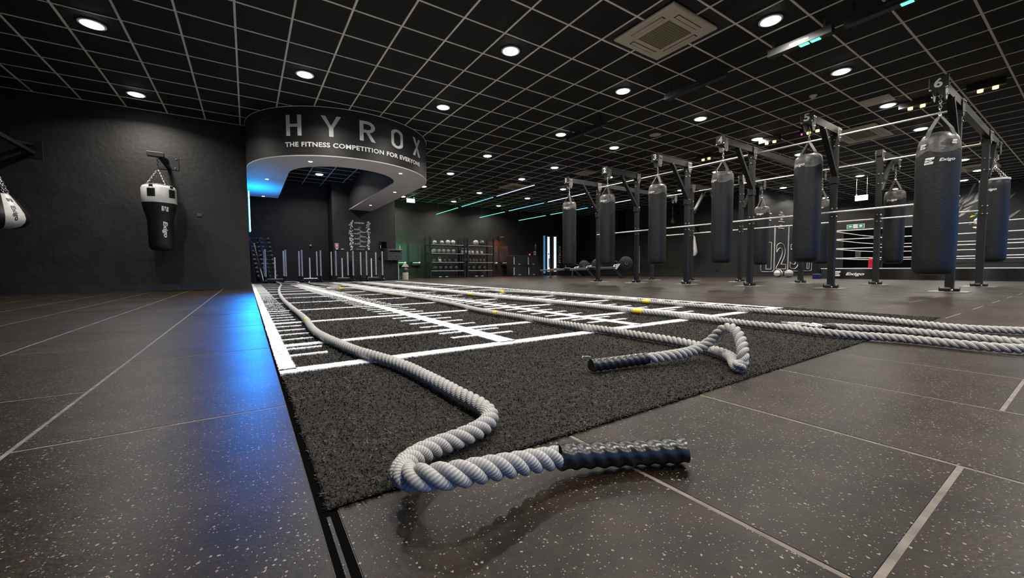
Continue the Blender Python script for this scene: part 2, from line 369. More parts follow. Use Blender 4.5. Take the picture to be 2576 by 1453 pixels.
struct(MB().box(-5.7, 0.072, 10.535, 10.55, 0, 0.125).build('baseboard_left_front', base_m))
struct(MB().box(2.58, 4.875, 15.485, 15.5, 0, 0.11).build('baseboard_pillar', base_m))
struct(MB().box(4.875, 17.18, 18.085, 18.1, 0, 0.11).build('baseboard_far', base_m))
struct(MB().box(17.185, 17.2, 7.885, 18.085, 0, 0.11).box(17.2, 23.385, 7.885, 7.9, 0, 0.11).build('baseboard_far_right', base_m))
struct(MB().box(23.385, 23.4, -4.4, 7.885, 0, 0.11).build('baseboard_right', base_m))
struct(MB().box(-5.7, 0.06, 10.54, 10.55, CZ-0.006, CZ+0.002).build('trim_1', rail_m))
struct(MB().box(4.86, 4.868, 15.49, 15.50, 0.11, CZ-0.9).build('trim_2', plate_m))

# ------------------------------------------------------------------ curved bulkhead
RC = (2.02, 10.35); RO, RI, RZ = 1.96, 1.16, 2.59
def band(z0, z1, ro, ri, yl, yr, n=72):
    mb = MB(); out = [(RC[0]-ro, yl)]; inn = [(RC[0]-ri, yl)]
    for i in range(n+1):
        a = PI+PI*i/n; out.append((RC[0]+ro*math.cos(a), RC[1]+ro*math.sin(a))); inn.append((RC[0]+ri*math.cos(a), RC[1]+ri*math.sin(a)))
    out.append((RC[0]+ro, yr)); inn.append((RC[0]+ri, yr)); k = len(out)
    vs = [(x, y, z0) for x, y in out]+[(x, y, z0) for x, y in inn]+[(x, y, z1) for x, y in out]+[(x, y, z1) for x, y in inn]; fs = []
    for i in range(k-1):
        fs += [(i, i+1, k+i+1, k+i), (2*k+i, 3*k+i, 3*k+i+1, 2*k+i+1), (i, 2*k+i, 2*k+i+1, i+1), (k+i, k+i+1, 3*k+i+1, 3*k+i)]
    fs += [(0, k, 3*k, 2*k), (k-1, 3*k-1, 4*k-1, 2*k-1)]
    return mb.add(vs, fs)
bk = bpy.data.objects.new('bulkhead', None); COL.objects.link(bk); struct(bk); bk['label'] = 'curved black ceiling bulkhead with pale underside and silver lettering'
band(RZ+0.02, CZ, RO, RI, 14.15, 15.5).build('fascia', fascia_m, bk, smooth=True)
band(RZ, RZ+0.02, RO-0.002, RI+0.002, 14.14, 15.498).build('soffit', soffit_m, bk)
mb = MB(); arc = [(RC[0]+(RO+.006)*math.cos(PI+PI*i/72), RC[1]+(RO+.006)*math.sin(PI+PI*i/72), CZ-0.008) for i in range(73)]
mb.tube([(RC[0]-RO-.006, 10.5, CZ-0.008)]+arc+[(RC[0]+RO+.006, 15.5, CZ-0.008)], 0.007, 6); mb.build('edge_trim', rail_m, bk)
# letters, arc length along the drum
CIR = RO+0.012
def bent(poly_sets, a0, a1, z0, z1, name='letter', m=greyp_m):
    """polygons in the unit square placed between two angles (deg) and heights on the drum"""
    mb = MB()
    for poly in poly_sets:
        k = len(poly); vs = []
        for x, y in poly:
            a = math.radians(a0+(a1-a0)*x); vs.append((RC[0]+CIR*math.cos(a), RC[1]+CIR*math.sin(a), z0+(z1-z0)*y))
        vs += [(RC[0]+(v[0]-RC[0])*(RO-.002)/CIR, RC[1]+(v[1]-RC[1])*(RO-.002)/CIR, v[2]) for v in vs]
        mb.add(vs, [tuple(range(k))]+[(i, k+i, k+(i+1) % k, (i+1) % k) for i in range(k)])
    return mb.build(name, m, bk)
def q(x0, y0, x1, y1): return [(x0, y0), (x1, y0), (x1, y1), (x0, y1)]
def stroke_arc(cx, cy, rx, ry, t, tx, a0, a1, n):
    ps = []
    for i in range(n):
        b0 = math.radians(a0+(a1-a0)*i/n); b1 = math.radians(a0+(a1-a0)*(i+1)/n)
        ps.append([(cx+rx*math.cos(b0), cy+ry*math.sin(b0)), (cx+rx*math.cos(b1), cy+ry*math.sin(b1)), (cx+(rx-tx)*math.cos(b1), cy+(ry-t)*math.sin(b1)), (cx+(rx-tx)*math.cos(b0), cy+(ry-t)*math.sin(b0))])
    return ps
LZ0, LZ1 = 2.972, 3.365
bent([q(0, 0, .24, 1), q(.76, 0, 1, 1), q(.24, .43, .5, .57), q(.5, .43, .76, .57)], -131.5, -122.8, LZ0, LZ1)
bent([[(.39, 0), (.61, 0), (.61, .42), (.5, .52), (.39, .42)], [(0, 1), (.39, .42), (.5, .52), (.22, 1)], [(1, 1), (.78, 1), (.5, .52), (.61, .42)]], -112.2, -101.6, LZ0, LZ1)
bent([q(0, 0, .24, 1), q(.24, .86, .5, 1), q(.24, .43, .5, .57)]+stroke_arc(.5, .715, .5, .285, .14, .25, -90, 90, 10)+[[(.76, 0), (1.03, 0), (.62, .45), (.40, .45)]], -91.8, -82.9, LZ0, LZ1)
bent([q(0, .24, .22, .76), q(.78, .24, 1, .76)]+stroke_arc(.5, .76, .5, .24, .13, .28, 0, 180, 12)+stroke_arc(.5, .24, .5, .24, .13, .28, 180, 360, 12), -72.4, -63.4, LZ0, LZ1)
bent([[(0, 0), (.25, 0), (.58, .5), (.45, .58)], [(.75, 0), (1, 0), (.56, .58), (.43, .5)], [(0, 1), (.43, .5), (.56, .58), (.25, 1)], [(1, 1), (.75, 1), (.45, .58), (.58, .5)]], -53.4, -44.2, LZ0, LZ1)
me = text_mesh('THE FITNESS COMPETITION FOR EVERYONE', 1.0, 0.0, 0.03, space=1.08)
A0, A1 = math.radians(-132.4)*(RO+.012), math.radians(-45.2)*(RO+.012)
tl = text('', bright_m, bk, (A0, 0, 2.762), (1, 0, 0), (0, 0, 1), width=A1-A0, height=0.092, ext=0, me=me, name='tagline_lettering')
wrap(tl, RC, RO+0.012)

# recessed spots in the soffit
def spot_mesh():
    return MB().lathe([(0.055, 0.0), (0.055, -0.004), (0.04, -0.006), (0.04, -0.002)], 20).mesh('bezel', white_m, True), MB().lathe([(0.038, -0.001), (0.03, -0.004)], 20).mesh('diffuser', lamp_m)
bez, dif = spot_mesh()
def area(parent, power, size, col=(1, 0.95, 0.88), loc=(0, 0, -0.03), spread=150, rot=None):
    l = bpy.data.lights.new('lamp', 'AREA'); l.shape = 'DISK'; l.size = size; l.energy = power; l.color = col; l.spread = math.radians(spread)
    o = bpy.data.objects.new('lamp', l); COL.objects.link(o); o.parent = parent; o.location = loc
    if rot: o.rotation_euler = rot
    return o
for x, y, w_ in ((1.14, 9.06, 'front edge of the curved bulkhead, left of its middle'), (3.0, 9.09, 'front edge of the curved bulkhead, on its right curve'), (0.47, 11.34, 'blue-lit left leg of the bulkhead'), (3.57, 11.35, 'right leg of the bulkhead, first behind the curve'), (3.58, 14.06, 'far end of the right leg of the bulkhead'), (0.47, 13.98, 'far end of the blue-lit left leg of the bulkhead')):
    t = thing('recessed_spotlight', 'small round spotlight in the '+w_, 'light', (x, y, RZ-0.0005), group='spotlights in the bulkhead underside')
    inst('bezel', bez, t); inst('diffuser', dif, t); area(t, P_SPOT, 0.07, loc=(0, 0, -0.012), spread=120)

# ------------------------------------------------------------------ downlights
dring = MB().lathe([(0.135, 0.0), (0.135, -0.006), (0.112, -0.010), (0.105, -0.004)], 28).mesh('bezel', white_m, True)
dlens = MB().lathe([(0.104, -0.002), (0.102, -0.012), (0.085, -0.020), (0.04, -0.0235), (0.005, -0.0245)], 28).mesh('diffuser', lamp_m, True)
DL = []
for x in (-1.54, 0.88, 3.28, 5.68, 8.10, 10.55, 12.99, 15.45, 17.85, 20.25, 22.1):
    for y in (-2.3, 0.1, 2.52, 4.92, 7.30, 9.72, 12.14, 14.55, 17.0):
        if x < 0 and y > 10: continue
        if x < 4.5 and y > 15: continue
        if x > 17 and y > 7.5: continue
        if abs(x-0.88) < .1 and y in (9.72, 12.14, 14.55): continue
        if abs(x-3.28) < .1 and y in (9.72, 12.14): continue
        DL.append((x, y))
DL = [d for d in DL if not (d[0] < 0 and d[1] < 6)]
DL = [d for d in DL if d not in ((3.28, 14.55), (-3.94, 9.72), (-3.94, 7.30))]
DL = [(6.25, 7.27) if d == (5.68, 7.30) else (14.78, 9.78) if d == (15.45, 9.72) else (8.14, 11.56) if d == (8.10, 12.14) else (22.1, 3.09) if d == (22.1, 2.52) else d for d in DL]
DL = [d for d in DL if not (d[0] > 15 and d[1] > 10) and d not in ((12.99, 17.0), (12.99, 14.55))] + [(2.08, 14.52)]
seen = []
for x, y in DL:
    X, Y, d = proj((x, y, CZ)); vis = d > 0.2 and -40 < X < 2616 and -40 < Y
    lab = 'round white downlight in the black tiled ceiling'
    t = thing('ceiling_downlight', lab, 'light', (x, y, CZ), group='round ceiling downlights')
    seen.append((t, X, Y, vis))
    inst('bezel', dring, t); inst('diffuser', dlens, t)
    area(t, P_DOWN, 0.2, loc=(0, 0, -0.027), spread=152)
ORD = ['first', 'second', 'third', 'fourth', 'fifth', 'sixth', 'seventh', 'eighth', 'ninth', 'tenth', 'eleventh', 'twelfth']
V = [s for s in seen if s[3]]
rows = sorted({round((t.location.y-.1)/2.4) for t, X, Y, v in V})
for ri, rk in enumerate(rows):
    rr_ = sorted([s for s in V if round((s[0].location.y-.1)/2.4) == rk], key=lambda s: s[1])
    for ci, (t, X, Y, v) in enumerate(rr_): t['label'] = 'round downlight, %s from the left in the %s ceiling row counted from the camera' % (ORD[ci], ORD[ri])
for t, X, Y, v in seen:
    if not v: t['label'] = 'round downlight of the unseen ceiling behind the viewpoint'

# ------------------------------------------------------------------ ceiling fittings
def cassette(x0, x1, y0, y1, label):
    cx, cy = (x0+x1)/2, (y0+y1)/2; a, b = (x1-x0)/2, (y1-y0)/2
    t = thing('ceiling_cassette', label, 'air conditioner', (cx, cy, CZ), group='ceiling air conditioning units')
    MB().bbox(-a, a, -b, b, 0.0, 0.034, 0.012, Matrix.Rotation(PI, 4, 'X')).build('panel', cream_m, t)
    g = MB(); ga, gb = a*.52, b*.52; g.box(-ga, ga, -gb, gb, -0.037, -0.030)
    for i in range(14): yy = -gb+2*gb*(i+.5)/14; g.box(-ga, ga, yy-.004, yy+.004, -0.041, -0.037)
    g.build('grille', creamd_m, t)
    for sx, sy in ((1, 0), (-1, 0), (0, 1), (0, -1)):
        m = MB()
        if sx: m.box(sx*a*.74-.035, sx*a*.74+.035, -b*.52, b*.52, -0.036, -0.030)
        else: m.box(-a*.52, a*.52, sy*b*.74-.035, sy*b*.74+.035, -0.036, -0.030)
        f = m.build('louvre_slot', dark_m, t)
        m = MB()
        if sx: m.box(sx*a*.74-.030, sx*a*.74+.022, -b*.5, b*.5, -0.042, -0.036, Matrix.Rotation(0.0, 4, 'Y'))
        else: m.box(-a*.5, a*.5, sy*b*.74-.030, sy*b*.74+.022, -0.042, -0.036)
        m.build('flap', cream_m, f)
cassette(*CASS[0], 'large square cream air conditioning unit near the top of the photo')
cassette(*CASS[1], 'cream air conditioning unit above the green-lit bar, between numbers 5 and 6')
cassette(*CASS[2], 'small far cream ceiling unit behind the white-violet light tube')
cassette(*CASS[3], 'cream ceiling unit at far right behind the number 6 post')
def vent(x, y, s, label):
    t = thing('ceiling_diffuser', label, 'vent', (x, y, CZ), group='square ceiling diffusers')
    for i in range(4):
        a = s*(1-.24*i); b = a-.05; z = -0.004-0.003*i
        m = MB(); m.box(-a, a, b, a, z-.004, z+.004).box(-a, a, -a, -b, z-.004, z+.004).box(-a, -b, -b, b, z-.004, z+.004).box(b, a, -b, b, z-.004, z+.004); m.build('ring', cream_m, t)
    MB().box(-s*.98, s*.98, -s*.98, s*.98, -0.001, 0.001).build('backing', creamd_m, t)
vent(9.42, 9.75, 0.28, 'small square diffuser between the second and third rig numbers')
vent(10.08, 2.52+.05, 0.22, 'small square diffuser beside a downlight, left of number 6')
def disc(name, x, y, r, hgt, label, m=cream_m, cat='speaker'):
    o = MB().lathe([(r, 0), (r, -hgt*.4), (r*.8, -hgt*.6), (r*.6, -hgt), (r*.05, -hgt*1.02)], 22).build(name, m, None, True, (x, y, CZ)); tag(o, label, cat); return o
disc('ceiling_speaker', 8.16, 6.08, 0.13, 0.012, 'flat pale round ceiling speaker between two downlights, above number 3')
for x, y, l in ((8.78, 3.14, 'white smoke detector above number 5'), (7.1, 14.2, 'far white smoke detector beside the blue light tube'), (8.0, 16.2, 'tiny far ceiling detector left of the light tubes')):
    t = thing('smoke_detector', l, 'detector', (x, y, CZ), group='smoke detectors')
    MB().lathe([(.06, 0), (.06, -.012), (.05, -.02)], 18).build('base', white_m, t, True); MB().lathe([(.04, -.02), (.04, -.035), (.028, -.048), (.003, -.05)], 18).build('sensor', white_m, t, True)
# black battens with green spots
for i, (y0, y1, g) in enumerate(((5.8, 6.95, 0), (3.35, 4.4, 0), (2.02, 2.75, 1), (0.95, 1.9, 1))):
    t = thing('ceiling_batten', ['black ceiling batten with pale side label above the centre', 'longest black ceiling batten below the cream unit', 'black batten with two green spots right of the big downlight', 'black batten with green spots at the very top right'][i], 'light', (6.18, (y0+y1)/2, 3.3), group='black ceiling battens')
    L = (y1-y0)/2
    MB().box(-.05, .05, -L, L, 0, .09).build('housing', rubber_m, t); [MB().box(-.012, .012, q_, q_+.03, .09, CZ-3.3).build('bracket', rubber_m, t) for q_ in (-L*.8, L*.8)]
    MB().box(-.0515, -.05, -.12, .1, .03, .06).build('side_label', iron_m, t)
    if g:
        for k in (-.25, -.08):
            MB().box(-.03, .03, L*k*2-.05, L*k*2+.05, -.006, 0).build('green_spot', greenl_m, t)
        area(t, .5, 0.08, (0.05, 1, 0.25), (0, -L*.3, -.012), 170)
# twin amber heads
for i, (x, y) in enumerate(((10.69, 1.29), (10.72, 2.17), (10.68, 3.82), (10.70, 4.70), (10.78, 6.38))):
    t = thing('twin_lamp', 'amber twin lamp on the ceiling, '+['farthest right, past number 6', 'left of number 6', 'just under number 5', 'between numbers 4 and 5', 'above the number 3 post'][i], 'light', (x, y, 3.40), group='amber twin ceiling lamps')
    MB().box(-.06, .06, -.22, .22, .03, .137).build('housing', rubber_m, t)
    for k in (-1, 1): MB().lathe([(.036, .03), (.036, -.01), (.028, -.012)], 16, (0, k*.085-.02, 0)).build('lamp_head', amber_m, t, True)
    area(t, 4, 0.08, (1, 0.62, 0.2), (0, 0, -.02), 160)
    if i == 2: MB().lathe([(.016, .03), (.016, .0)], 8, (0, .2, 0)).build('magenta_spot', magenta_m, t)
# hanging light tubes
def tube_mat(c0, c1, s):
    m = mat('tube_glow', (0.8,)*3, 0.4); tc = nd(m, 'ShaderNodeTexCoord'); sp = nd(m, 'ShaderNodeSeparateXYZ'); lk(m, tc.outputs['Generated'], sp.inputs[0])
    r = nd(m, 'ShaderNodeValToRGB'); r.color_ramp.elements[0].color = (*c0, 1); r.color_ramp.elements[1].color = (*c1, 1); lk(m, sp.outputs['Y'], r.inputs[0])
    lk(m, r.outputs[0], bsdf(m).inputs['Emission Color']); bsdf(m).inputs['Emission Strength'].default_value = s; return m
TM = [tube_mat((0.05, 0.9, 0.45), (0.10, 0.85, 0.50), 1.6), tube_mat((0.08, 0.40, 0.9), (0.10, 0.75, 0.8), 1.8), tube_mat((0.62, 0.55, 1), (0.42, 0.42, 1), 2.2)]
for r_, (x, nm) in enumerate(((7.28, 'left'), (9.55, 'middle'), (11.87, 'right'))):
    for k, (y0, y1, m_, c) in enumerate(((14.9, 17.15, TM[0], 'green'), (12.1, 14.55, TM[1], 'blue-green'), (9.68, 11.85, TM[2], 'pale violet'))):
        t = thing('light_tube', '%s hanging light tube in the %s row of three' % (c, nm), 'light', (x, (y0+y1)/2, 2.9), group='thin hanging light tubes')
        L = (y1-y0)/2
        MB().tube([(0, -L, 0), (0, L, 0)], .010, 8).build('tube', m_, t); MB().box(-.012, .012, -L, L, .012, .024).build('channel', rubber_m, t)
        MB().tube([(0, -L*.82, .024), (0, -L*.82, CZ-2.9)], .004, 5).tube([(0, L*.82, .024), (0, L*.82, CZ-2.9)], .004, 5).build('hanger', plate_m, t)
# LED strip at the wall corner
t = thing('led_strip', 'bright blue vertical light strip at the wall corner under the bulkhead', 'light', (0.06, 10.62, 1.25))
MB().box(0, .012, -.03, .03, 0, .90).build('channel', plate_m, t); MB().box(.012, .030, -.04, .03, 0.0, .90).build('glow_strip', blueled_m, t)
MB().tube([(.030, -.041, .01), (.030, -.041, .89)], .006, 6).build('bright_core', cyanled_m, t)
area(t, 12, 0.12, (0.003, 0.24, 1.0), (.04, -.045, .45), 55, (-PI/2+math.radians(14), 0, math.radians(0))).data.shape = 'RECTANGLE'
bpy.context.view_layer.update()
l = [o for o in bpy.data.objects if o.parent == t and o.type == 'LIGHT'][0].data; l.size = .05; l.size_y = .85
t = thing('cove_light', 'blue light bar standing in the alcove against the side wall', 'light', (0.065, 12.6, 1.9))
MB().box(0, .02, -.5, .5, 0, .03).build('channel', rubber_m, t); MB().box(.004, .018, -.49, .49, .03, .036).build('glow_strip', blueled_m, t)
area(t, 40, .9, (0.0, 0.34, 1.0), (.03, 0, .05), 170, (PI, 0, 0))

area(t, 7, .3, (0.0, 0.12, 1.0), (.06, .3, .02), 160, Vector((.6, 1, -.1)).to_track_quat('-Z', 'Y').to_euler())
# ------------------------------------------------------------------ turf
turf = thing('turf_lane', 'black turf strip with white measuring lines between floor tiles', 'carpet', (0, 0, 0))
MB().bbox(TX0+.006, TX1, TY0, TY1, -0.010, 0.003, 0.003).build('backing', turf_m, turf)
def ragged(x0, x1, y0, y1, z=0.0085, step=0.006, amp=0.0025):
    """thin strip with fuzzy woven edges"""
    mb = MB(); long_y = (y1-y0) > (x1-x0)
    L = (y1-y0) if long_y else (x1-x0); ymid = min(y0, 4)
    st = step*(1 if y0 < 3 else 2.5) if L < 3 or not long_y else 0.02
    n = max(2, int(L/st)); a = []; b = []
    for i in range(n+1):
        s_ = L*i/n; j0 = random.uniform(-amp, amp); j1 = random.uniform(-amp, amp)
        if long_y: a.append((x0+j0, y0+s_)); b.append((x1+j1, y0+s_))
        else: a.append((x0+s_, y0+j0)); b.append((x0+s_, y1+j1))
    k = n+1; vs = [(x, y, z) for x, y in a]+[(x, y, z) for x, y in b]+[(x, y, 0) for x, y in a]+[(x, y, 0) for x, y in b]; fs = []
    for i in range(n):
        if long_y: fs += [(i, k+i, k+i+1, i+1), (i, i+1, 2*k+i+1, 2*k+i), (k+i, 3*k+i, 3*k+i+1, k+i+1)]
        else: fs += [(i, i+1, k+i+1, k+i), (i, 2*k+i, 2*k+i+1, i+1), (k+i, k+i+1, 3*k+i+1, 3*k+i)]
    fs += [(0, 2*k, 3*k, k), (n, k+n, 3*k+n, 2*k+n)]
    return mb.add(vs, fs)
LX = [(0.088, 0.146), (1.085, 1.185), (2.14, 2.225), (3.02, 3.10), (4.10, 4.18)]
YF = 1.735; rects = []
for a, b in LX: rects.append(('lane_line', a, b, YF, 13.35))
rects.append(('cross_line', LX[0][0], LX[-1][1], YF-.055, YF+.022)); rects.append(('cross_line', LX[0][0], LX[-1][1], 13.3, 13.37))
maj = [2.30+1.0*k for k in range(11)]
for y in maj:
    for i in range(4): rects.append(('cross_line', LX[i][1], LX[i+1][0], y-.034, y+.034))
tick = []
for y in [2.02, 2.19]+[m+.2*j for m in maj for j in (1, 2, 3, 4)]:
    for i, (a, b) in enumerate(LX):
        if i > 0: tick.append((a-.15, a, y-.016, y+.016))
        if i < 4: tick.append((b, b+.155, y-.016, y+.016))
tick = [t for t in tick if t[3] < 12.9]
tick.sort(key=lambda t: math.hypot(t[0], t[2]))
for n_, a, b, c, d in rects: ragged(a, b, c, d).build(n_, line_m, turf)
for t in tick[:290]: ragged(*t).build('tick_mark', line_m, turf)
mb = MB()
for t in tick[290:]: mb.box(t[0], t[1], t[2], t[3], 0.002, 0.0085)
tag(mb.build('far_tick_marks', line_m, turf), kind='stuff')
# pile
def pile(n, y0, y1, ln, wd, name, x0=TX0+.004, x1=TX1-.003):
    xs = rng.uniform(x0, x1, n); u = rng.uniform(0, 1, n); ys = y0+(y1-y0)*u**1.35
    px_ok = (0.62*xs - 0.0*ys) < 99
    white = np.zeros(n, bool)
    for _, a, b, c, d in rects: white |= (xs > a) & (xs < b) & (ys > c) & (ys < d)
    for a, b, c, d in tick[:200]: white |= (xs > a) & (xs < b) & (ys > c) & (ys < d)
    for sel, m, nm, zz in ((~white, pile_m, name, 0.001), (white, pilew_m, name+'_white', 0.007)):
        X = xs[sel]; Y = ys[sel]; k = len(X)
        if k == 0: continue
        sc_ = np.clip(0.75+0.35*Y, 1, 2.6); 
        if nm.endswith('white'): sc_ = sc_*0.8
        wh = nm.endswith('white'); az = rng.uniform(0, 2*PI, k); el = rng.uniform(0.02, 0.3 if wh else 1.3, k); L = ln*rng.uniform(.6, 1.3, k)*sc_; W = wd*rng.uniform(.6, 1.4, k)*sc_
        d = np.stack([np.cos(az)*np.cos(el), np.sin(az)*np.cos(el), np.sin(el)], -1)
        s_ = np.stack([-np.sin(az), np.cos(az), rng.uniform(-.5, .5, k)*(.2 if wh else 1)], -1)
        base = np.stack([X, Y, np.full(k, zz)+rng.uniform(0, .003, k)], -1)
        mid = base+d*(L*.55)[:, None]; d2 = d*np.array([1, 1, .2]); tip = mid+d2*(L*.5)[:, None]
        tip[:, 2] = np.minimum(tip[:, 2], zz+.011)
        hw = (W/2)[:, None]*s_
        vs = np.stack([base-hw, base+hw, mid+hw, mid-hw, tip+hw*.6, tip-hw*.6], 1).reshape(-1, 3)
        o_ = np.arange(k)*6; fs = np.stack([o_, o_+1, o_+2, o_+3, o_+3, o_+2, o_+4, o_+5], -1).reshape(-1, 4)
        me = bpy.data.meshes.new(nm); me.vertices.add(len(vs)); me.vertices.foreach_set('co', vs.ravel().astype('f'))
        me.loops.add(fs.size); me.loops.foreach_set('vertex_index', fs.ravel().astype('i')); me.polygons.add(len(fs))
        me.polygons.foreach_set('loop_start', (np.arange(len(fs))*4).astype('i')); me.polygons.foreach_set('loop_total', np.full(len(fs), 4, 'i'))
        at = me.attributes.new('tint', 'FLOAT', 'POINT'); lo = .75+.35*np.sin(X*5.1+2*np.sin(Y*3.3))*np.sin(Y*6.7+1.7*np.sin(X*4.1)); cl = .8+.5*np.sin(X*41+3*np.sin(Y*23))*np.sin(Y*53+3*np.sin(X*31)); tv = np.repeat(np.clip(rng.beta(.9, 3.0, k)*lo*cl, 0, 1), 6); at.data.foreach_set('value', tv.astype('f'))
        me.materials.append(m); me.update(); me.validate()
        ob = bpy.data.objects.new(nm, me); COL.objects.link(ob); ob.parent = turf; ob['kind'] = 'stuff'
pile(210000, TY0, 2.6, 0.0075, 0.0020, 'pile')
pile(90000, 2.6, 6.5, 0.0065, 0.0022, 'pile_far')
pile(9000, TY0-.004, TY0+.006, 0.008, 0.002, 'edge_pile')

# ------------------------------------------------------------------ ropes
def resample(pts, step):
    P = [Vector(p) for p in pts]
    # Catmull-Rom
    out = []
    for i in range(len(P)-1):
        p0 = P[max(i-1, 0)]; p1 = P[i]; p2 = P[i+1]; p3 = P[min(i+2, len(P)-1)]
        n = max(2, int((p2-p1).length/ (step*.5)))
        for k in range(n):
            t = k/n; t2 = t*t; t3 = t2*t
            out.append(0.5*((2*p1)+(-p0+p2)*t+(2*p0-5*p1+4*p2-p3)*t2+(-p0+3*p1-3*p2+p3)*t3))
    out.append(P[-1])
    A = np.array([v[:] for v in out]); s = np.r_[0, np.cumsum(np.linalg.norm(np.diff(A, axis=0), axis=1))]
    n = int(s[-1]/step)+1; ss = np.linspace(0, s[-1], n)
    B = np.stack([np.interp(ss, s, A[:, i]) for i in range(3)], -1)
    for _ in range(2): B[1:-1] = (B[:-2]+2*B[1:-1]+B[2:])/4
    return B, ss
def frames(B):
    T = np.gradient(B, axis=0); T /= np.linalg.norm(T, axis=1)[:, None]+1e-12
    U = np.zeros_like(T); u = np.array([0, 0, 1.]) - T[0]*T[0][2]; u /= np.linalg.norm(u)
    for i in range(len(T)):
        u = u-T[i]*u.dot(T[i]); u /= np.linalg.norm(u)+1e-12; U[i] = u
    return T, U, np.cross(T, U)
ROPE_R = 0.0215
def strand_mesh(B, ss, phase, R, n, pitch, name):
    a = .56*R; rs = .464*R*1.0; T, U, W = frames(B)
    ph = 2*PI*ss/pitch+phase; C = B+a*(U*np.cos(ph)[:, None]+W*np.sin(ph)[:, None])
    T2, U2, W2 = frames(C)
    th = np.arange(n)*2*PI/n
    V = (C[:, None, :]+rs*(U2[:, None, :]*np.cos(th)[None, :, None]+W2[:, None, :]*np.sin(th)[None, :, None])).reshape(-1, 3)
    k = len(B); i = np.arange(k-1)[:, None]*n; j = np.arange(n)[None, :]; j2 = (j+1) % n
    fs = np.stack([i+j, i+j2, i+n+j2, i+n+j], -1).reshape(-1, 4)
    me = bpy.data.meshes.new(name); me.vertices.add(len(V)); me.vertices.foreach_set('co', V.ravel().astype('f'))
    me.loops.add(fs.size); me.loops.foreach_set('vertex_index', fs.ravel().astype('i')); me.polygons.add(len(fs))
    me.polygons.foreach_set('loop_start', (np.arange(len(fs))*4).astype('i')); me.polygons.foreach_set('loop_total', np.full(len(fs), 4, 'i'))
    me.polygons.foreach_set('use_smooth', np.ones(len(fs), bool))
    sl = ss*math.hypot(1, 2*PI*a/pitch)
    uvl = me.uv_layers.new(name='UVMap'); ii = np.repeat(np.arange(k-1), n); jj = np.tile(np.arange(n), k-1)
    # yarns run slightly across the strand: v = along/spacing + around
    def uvv(i_, j_): return np.stack([j_/n*2, sl[i_]/0.0026*0.16+ j_/n*0.9], -1)
    uv = np.stack([uvv(ii, jj), uvv(ii, jj+1), uvv(ii+1, jj+1), uvv(ii+1, jj)], 1).reshape(-1)
    uvl.data.foreach_set('uv', uv.astype('f'))
    me.materials.append(rope_m); me.update(); me.validate(); return me
def rope(label, pts, grip=None, grip_rev=False, marks=(), step=0.008, n=12, R=ROPE_R, pitch=0.088, frayed=None):
    root = thing('battle_rope', label, 'rope', (0, 0, 0), group='white twisted battle ropes')
    B, ss = resample(pts, step)
    for k in range(3):
        o = bpy.data.objects.new('strand', strand_mesh(B, ss, k*2*PI/3, R, n, pitch, 'strand')); COL.objects.link(o); o.parent = root
    if grip: grip_mesh(grip, R, pitch, root)
    T, U, W = frames(B)
    for p, L in marks:
        p = Vector(p); i = int(np.argmin(np.linalg.norm(B-np.array(p[:]), axis=1))); h = max(1, int(L/2/(ss[1]-ss[0])))
        seg = B[max(i-h, 0):i+h+1]
        if len(seg) > 2: lobed(seg, ss[max(i-h, 0):i+h+1], R*1.11, pitch, 18, 'tape_marker', yellow_m, root, T[max(i-h, 0):i+h+1], U[max(i-h, 0):i+h+1], W[max(i-h, 0):i+h+1], 0.16)
    return root, B, ss
def lobed(B, ss, R, pitch, n, name, m, root, T, U, W, amp, caps=True):
    th = np.arange(n)*2*PI/n; mb = MB()
    for i in range(len(B)):
        ph = 2*PI*ss[i]/pitch; rr = R*(1-amp*(0.5-0.5*np.cos(3*(th-ph))))
        for a, r_ in zip(th, rr): mb.v.append(tuple(B[i]+r_*(U[i]*math.cos(a)+W[i]*math.sin(a))))
    for i in range(len(B)-1):
        for k in range(n): mb.f.append((i*n+k, i*n+(k+1) % n, (i+1)*n+(k+1) % n, (i+1)*n+k))
    mb.f.append(tuple(range(n))[::-1]); mb.f.append(tuple((len(B)-1)*n+k for k in range(n)))
    return mb.build(name, m, root, True)
def grip_mesh(pts, R, pitch, root):
    B, ss = resample(pts, 0.006); T, U, W = frames(B)
    lobed(B, ss, R*1.13, pitch*1.0, 30, 'grip_sleeve', grip_m, root, T, U, W, 0.15)
Z = ROPE_R+0.004
ZT = 0.008+ROPE_R+.002
def F(px, py, z=None): return onz(px, py, Z if z is None else z)
# rope 1: near loop over the turf edge
g1 = [F(1722, 1133, .026), F(1643, 1137, .026), F(1550, 1142, .027), F(1470, 1146, .031), F(1404, 1150, .037)]
p1 = [F(1404, 1150, .037), F(1348, 1158, .045), F(1286, 1169, .054), F(1224, 1179, .062), F(1162, 1191, .068), F(1100, 1198, .070), F(1053, 1201, .068), F(1025, 1198, .062), F(1012, 1184, .054), F(1024, 1164, .046), F(1050, 1145, .040), F(1080, 1130, .036),
      F(1115, 1116, ZT), F(1162, 1099, ZT), F(1204, 1079, ZT), F(1229, 1058, ZT), F(1230, 1038, ZT), F(1202, 1015, ZT), F(1159, 993, ZT), F(1114, 968, ZT), F(1060, 940, ZT), F(1027, 924, ZT), F(985, 908, ZT), F(946, 896, ZT), F(905, 884, ZT), F(878, 874, ZT), F(850, 862, ZT), F(821, 849, ZT), F(802, 839, ZT), F(788, 828, ZT), F(778, 816, ZT), F(772, 806, ZT), F(762, 796, ZT), F(750, 786, ZT), F(728, 768, ZT), F(710, 750, ZT), F(702, 733, ZT), F(704, 722, ZT), F(707, 716, ZT), F(697, 709.5, ZT), F(690, 706.5, ZT)]
rope('white battle rope looping in the foreground, black grip nearest the camera', p1, g1, marks=((F(772, 806, ZT), .05),))
